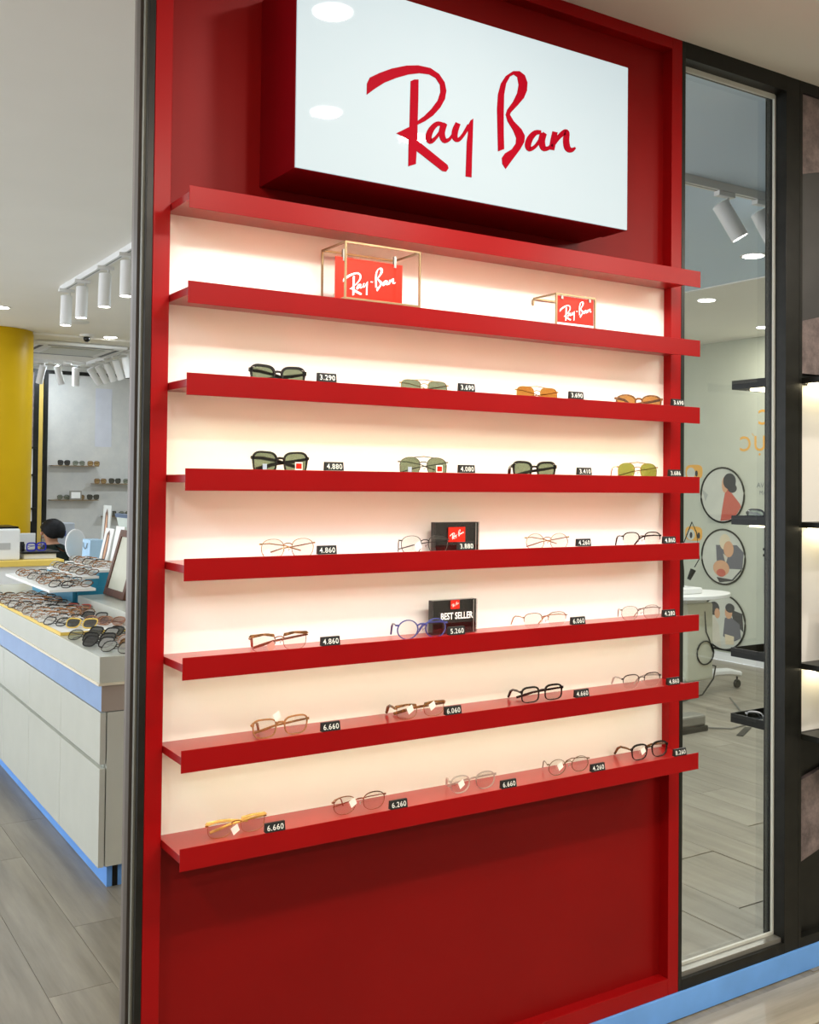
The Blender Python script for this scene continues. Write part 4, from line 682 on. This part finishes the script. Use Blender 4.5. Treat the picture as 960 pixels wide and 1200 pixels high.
# ------------------------------------------------------------------ far marble wall
mw = thing('marble_wall', 'white marble display wall in a black frame', 'wall panel', (2.03, 9.9, 0))
MB().box(.04, 2.2, .0, .045, .0, 2.70).build('marble_slab', MARBLE, mw); MB().box(0, .04, -.02, .045, 0, 2.74).build('frame_bar', BLACK, mw); MB().box(.04, 2.2, -.02, .045, 2.70, 2.74).build('frame_bar', BLACK, mw)
po = MB().box(2.60, 2.79, 9.8955, 9.8995, 1.895, 2.566).build('wall_poster', mat('faint_poster', (.60, .62, .68), .4)); tag(po, 'faint pale poster on the white marble wall above the brass shelves', 'poster')
ys = MB().box(1.965, 2.02, 9.90, 9.949, 0, 2.74).build('yellow_strip', YELE); tag(ys, 'narrow yellow vertical strip beside the black framed marble wall', 'strip')
fc = thing('display_cabinet', 'tall dark display cabinet with lit niches between column and yellow strip', 'cabinet', (1.3, 9.80, 0))
MB().box(0, .66, .03, .149, 0, 2.74).build('carcass', BLACK, fc); MB().box(.05, .60, .02, .0299, 1.87, 2.7).build('granite_panel', STONE, fc); MB().box(.05, .60, .02, .0299, 1.05, 1.86).build('niche_back', CREAM, fc)
for z in (1.85, 1.55, 1.18): MB().box(.03, .63, -.06, .0198, z, z + .02).build('shelf_board', BLACK, fc)
mg = [('sunglasses', small_glasses('way', .004, .006, F_BLACK, L_GREY, .05)), ('sunglasses', small_glasses('avi', .002, .004, F_DARK, L_GREEN, .05)), ('sunglasses', SUN['t'])]
FS = [(2.09, 2.61, 1.672, 'upper'), (2.09, 2.61, 1.288, 'lower'), (2.56, 3.15, 1.474, 'middle'), (2.68, 3.2, 1.10, 'lowest')]
for k, (a, b, z, n_) in enumerate(FS):
    sh = MB().box(a, b, 9.74, 9.8995, z - .008, z).build('wall_shelf', BRASS); tag(sh, 'thin brass ' + n_ + ' shelf on the white marble wall', 'shelf', 'brass shelves on the marble wall')
    for i in range(3):
        x = a + (.14 if k < 2 else .08) + .165 * i; nm, me = mg[(i + k) % 3]
        lay(me, x, 9.79, z, 0, 0, ['black', 'dark metal', 'tortoiseshell'][(i + k) % 3] + ' sunglasses on the ' + n_ + ' brass shelf of the marble wall', 'sunglasses', 'sunglasses on the marble wall shelves')
mb_ = MB().box(2.29, 2.42, 9.745, 9.765, 1.2885, 1.39).build('picture_frame', GREYM); tag(mb_, 'small grey picture frame on the lower brass shelf', 'frame'); MB().box(2.305, 2.405, 9.743, 9.7448, 1.305, 1.375).build('frame_print', PAPER, mb_)
ms = MB().box(1.52, 1.78, 7.55, 7.7, 0, 1.12).build('machine_cabinet', mat('grey_machine', (.42, .46, .52), .4), bevel=.01); tag(ms, 'grey machine cabinet behind the seated person', 'machine')
MB().box(1.54, 1.70, 7.545, 7.5495, 1.0, 1.05).build('machine_panel', mat('machine_blue', (.05, .08, .3), .4), ms)
# ------------------------------------------------------------------ seated person at the desk
pe = thing('person', 'person with short black hair in a dark shirt seated behind the desk', 'person', (1.47, 6.95, 0)); pe.rotation_euler = (0, 0, math.radians(192))
def skin(name, V, E, Rr, m, parent, sub=2):                 # +x is the way the person faces
    me = bpy.data.meshes.new(name); me.from_pydata(V, E, []); me.materials.append(m)
    o = bpy.data.objects.new(name, me); COL.objects.link(o); o.parent = parent
    sk = o.modifiers.new('skin', 'SKIN'); sk.use_smooth_shade = True
    for v, r in zip(me.skin_vertices[0].data, Rr): v.radius = r if isinstance(r, tuple) else (r, r)
    me.skin_vertices[0].data[0].use_root = True
    s_ = o.modifiers.new('smooth', 'SUBSURF'); s_.levels = sub; s_.render_levels = sub; return o
V = [(0, 0, .50), (0, 0, .66), (.0, 0, .80), (.02, 0, .90), (.035, 0, .965), (.045, 0, 1.01), (.05, 0, 1.06), (.045, 0, 1.12)]
E = [(i, i + 1) for i in range(7)]; Rr = [(.13, .16), (.11, .14), (.11, .16), (.085, .12), (.05, .05), (.05, .052), (.08, .07), (.075, .068)]
def limb(pts, rs, root):
    n = len(V); V.extend(pts); Rr.extend(rs); E.append((root, n)); E.extend((n + i, n + i + 1) for i in range(len(pts) - 1)); return len(V) - 1
for s in (-1, 1):
    limb([(.12, s * .09, .50), (.42, s * .10, .50), (.44, s * .10, .28), (.42, s * .10, .07), (.56, s * .11, .035)], [.08, .06, .05, .038, .03], 0)
    h_ = limb([(.01, s * .19, .86), (.06, s * .23, .66), (.26, s * .15, .60), (.32, s * .13, .595)], [.05, .042, .030, .026], 3)
    for k in range(4): limb([(.36, s * (.105 + .018 * k), .59), (.395, s * (.105 + .018 * k), .578), (.415, s * (.105 + .018 * k), .562)], [.009, .008, .007], h_)
    limb([(.33, s * .095, .585), (.36, s * .085, .575)], [.010, .008], h_)
skin('body', V, E, Rr, SKIN, pe)
HT = Matrix.Translation((.045, 0, 0)) @ Matrix.Rotation(math.radians(-46), 4, 'Z') @ Matrix.Translation((-.045, 0, 0))
MB().ball((.128, 0, 1.055), .014, 8, 6, (1, .8, 1.3)).xform(HT).build('nose', SKIN, pe, 60)
for s in (-1, 1):
    MB().ball((.05, s * .073, 1.065), .017, 10, 6, (.8, .4, 1.4)).xform(HT).build('ear', SKIN, pe, 60); MB().ball((.115, s * .028, 1.08), .008, 8, 6).xform(HT).build('eye', F_BLACK, pe, 60)
MB().tube([(.118, -.022, 1.02), (.125, 0, 1.018), (.118, .022, 1.02)], .004, 6).xform(HT).build('mouth', mat('lips', (.4, .15, .12), .5), pe, 60)
hm = MB(); n, m = 22, 12
vs = []
for i in range(m + 1):
    for k in range(n):
        ph = 2 * math.pi * k / n; fr_ = math.cos(ph); th = math.pi * (.68 - .34 * max(0, fr_)) * i / m if i else .0001
        r = 1 + .04 * math.sin(7 * ph + 3 * th); vs.append((.035 + .108 * r * math.sin(th) * math.cos(ph), .092 * r * math.sin(th) * math.sin(ph), 1.075 + .105 * r * math.cos(th)))
hm.add(vs, [(i * n + k, (i + 1) * n + k, (i + 1) * n + (k + 1) % n, i * n + (k + 1) % n) for i in range(m) for k in range(n)]); hm.xform(HT).build('hair', HAIR, pe, 60)
SV = [(0, 0, .52), (0, 0, .68), (0, 0, .82), (.02, 0, .91), (.03, 0, .965)]; SE = [(i, i + 1) for i in range(4)]; SR = [(.15, .18), (.13, .16), (.13, .19), (.105, .15), (.066, .066)]
V, E, Rr = SV, SE, SR
for s in (-1, 1): limb([(.01, s * .20, .86), (.055, s * .235, .68), (.15, s * .20, .62)], [.066, .058, .05], 3)
skin('shirt', V, E, Rr, SHIRT, pe)
TV = [(0, 0, .49)]; V, E, Rr = TV, [], [(.14, .17)]
for s in (-1, 1): limb([(.12, s * .09, .50), (.42, s * .10, .50), (.44, s * .10, .28), (.42, s * .10, .10)], [.095, .078, .066, .056], 0)
skin('trousers', V, E, Rr, P_DARK, pe)
so = thing('stool', 'grey round stool under the seated person', 'stool', (1.47, 6.95, 0)); MB().lathe([(.17, .28), (.18, .30), (.18, .325), (.16, .335)], n=24).build('seat', GREYT, so, 40); MB().lathe([(.025, .03), (.025, .2795)], n=14).build('stem', GREYM, so, 40); MB().lathe([(.20, 0), (.20, .012), (.03, .0298)], n=24).build('base', GREYM, so, 40)
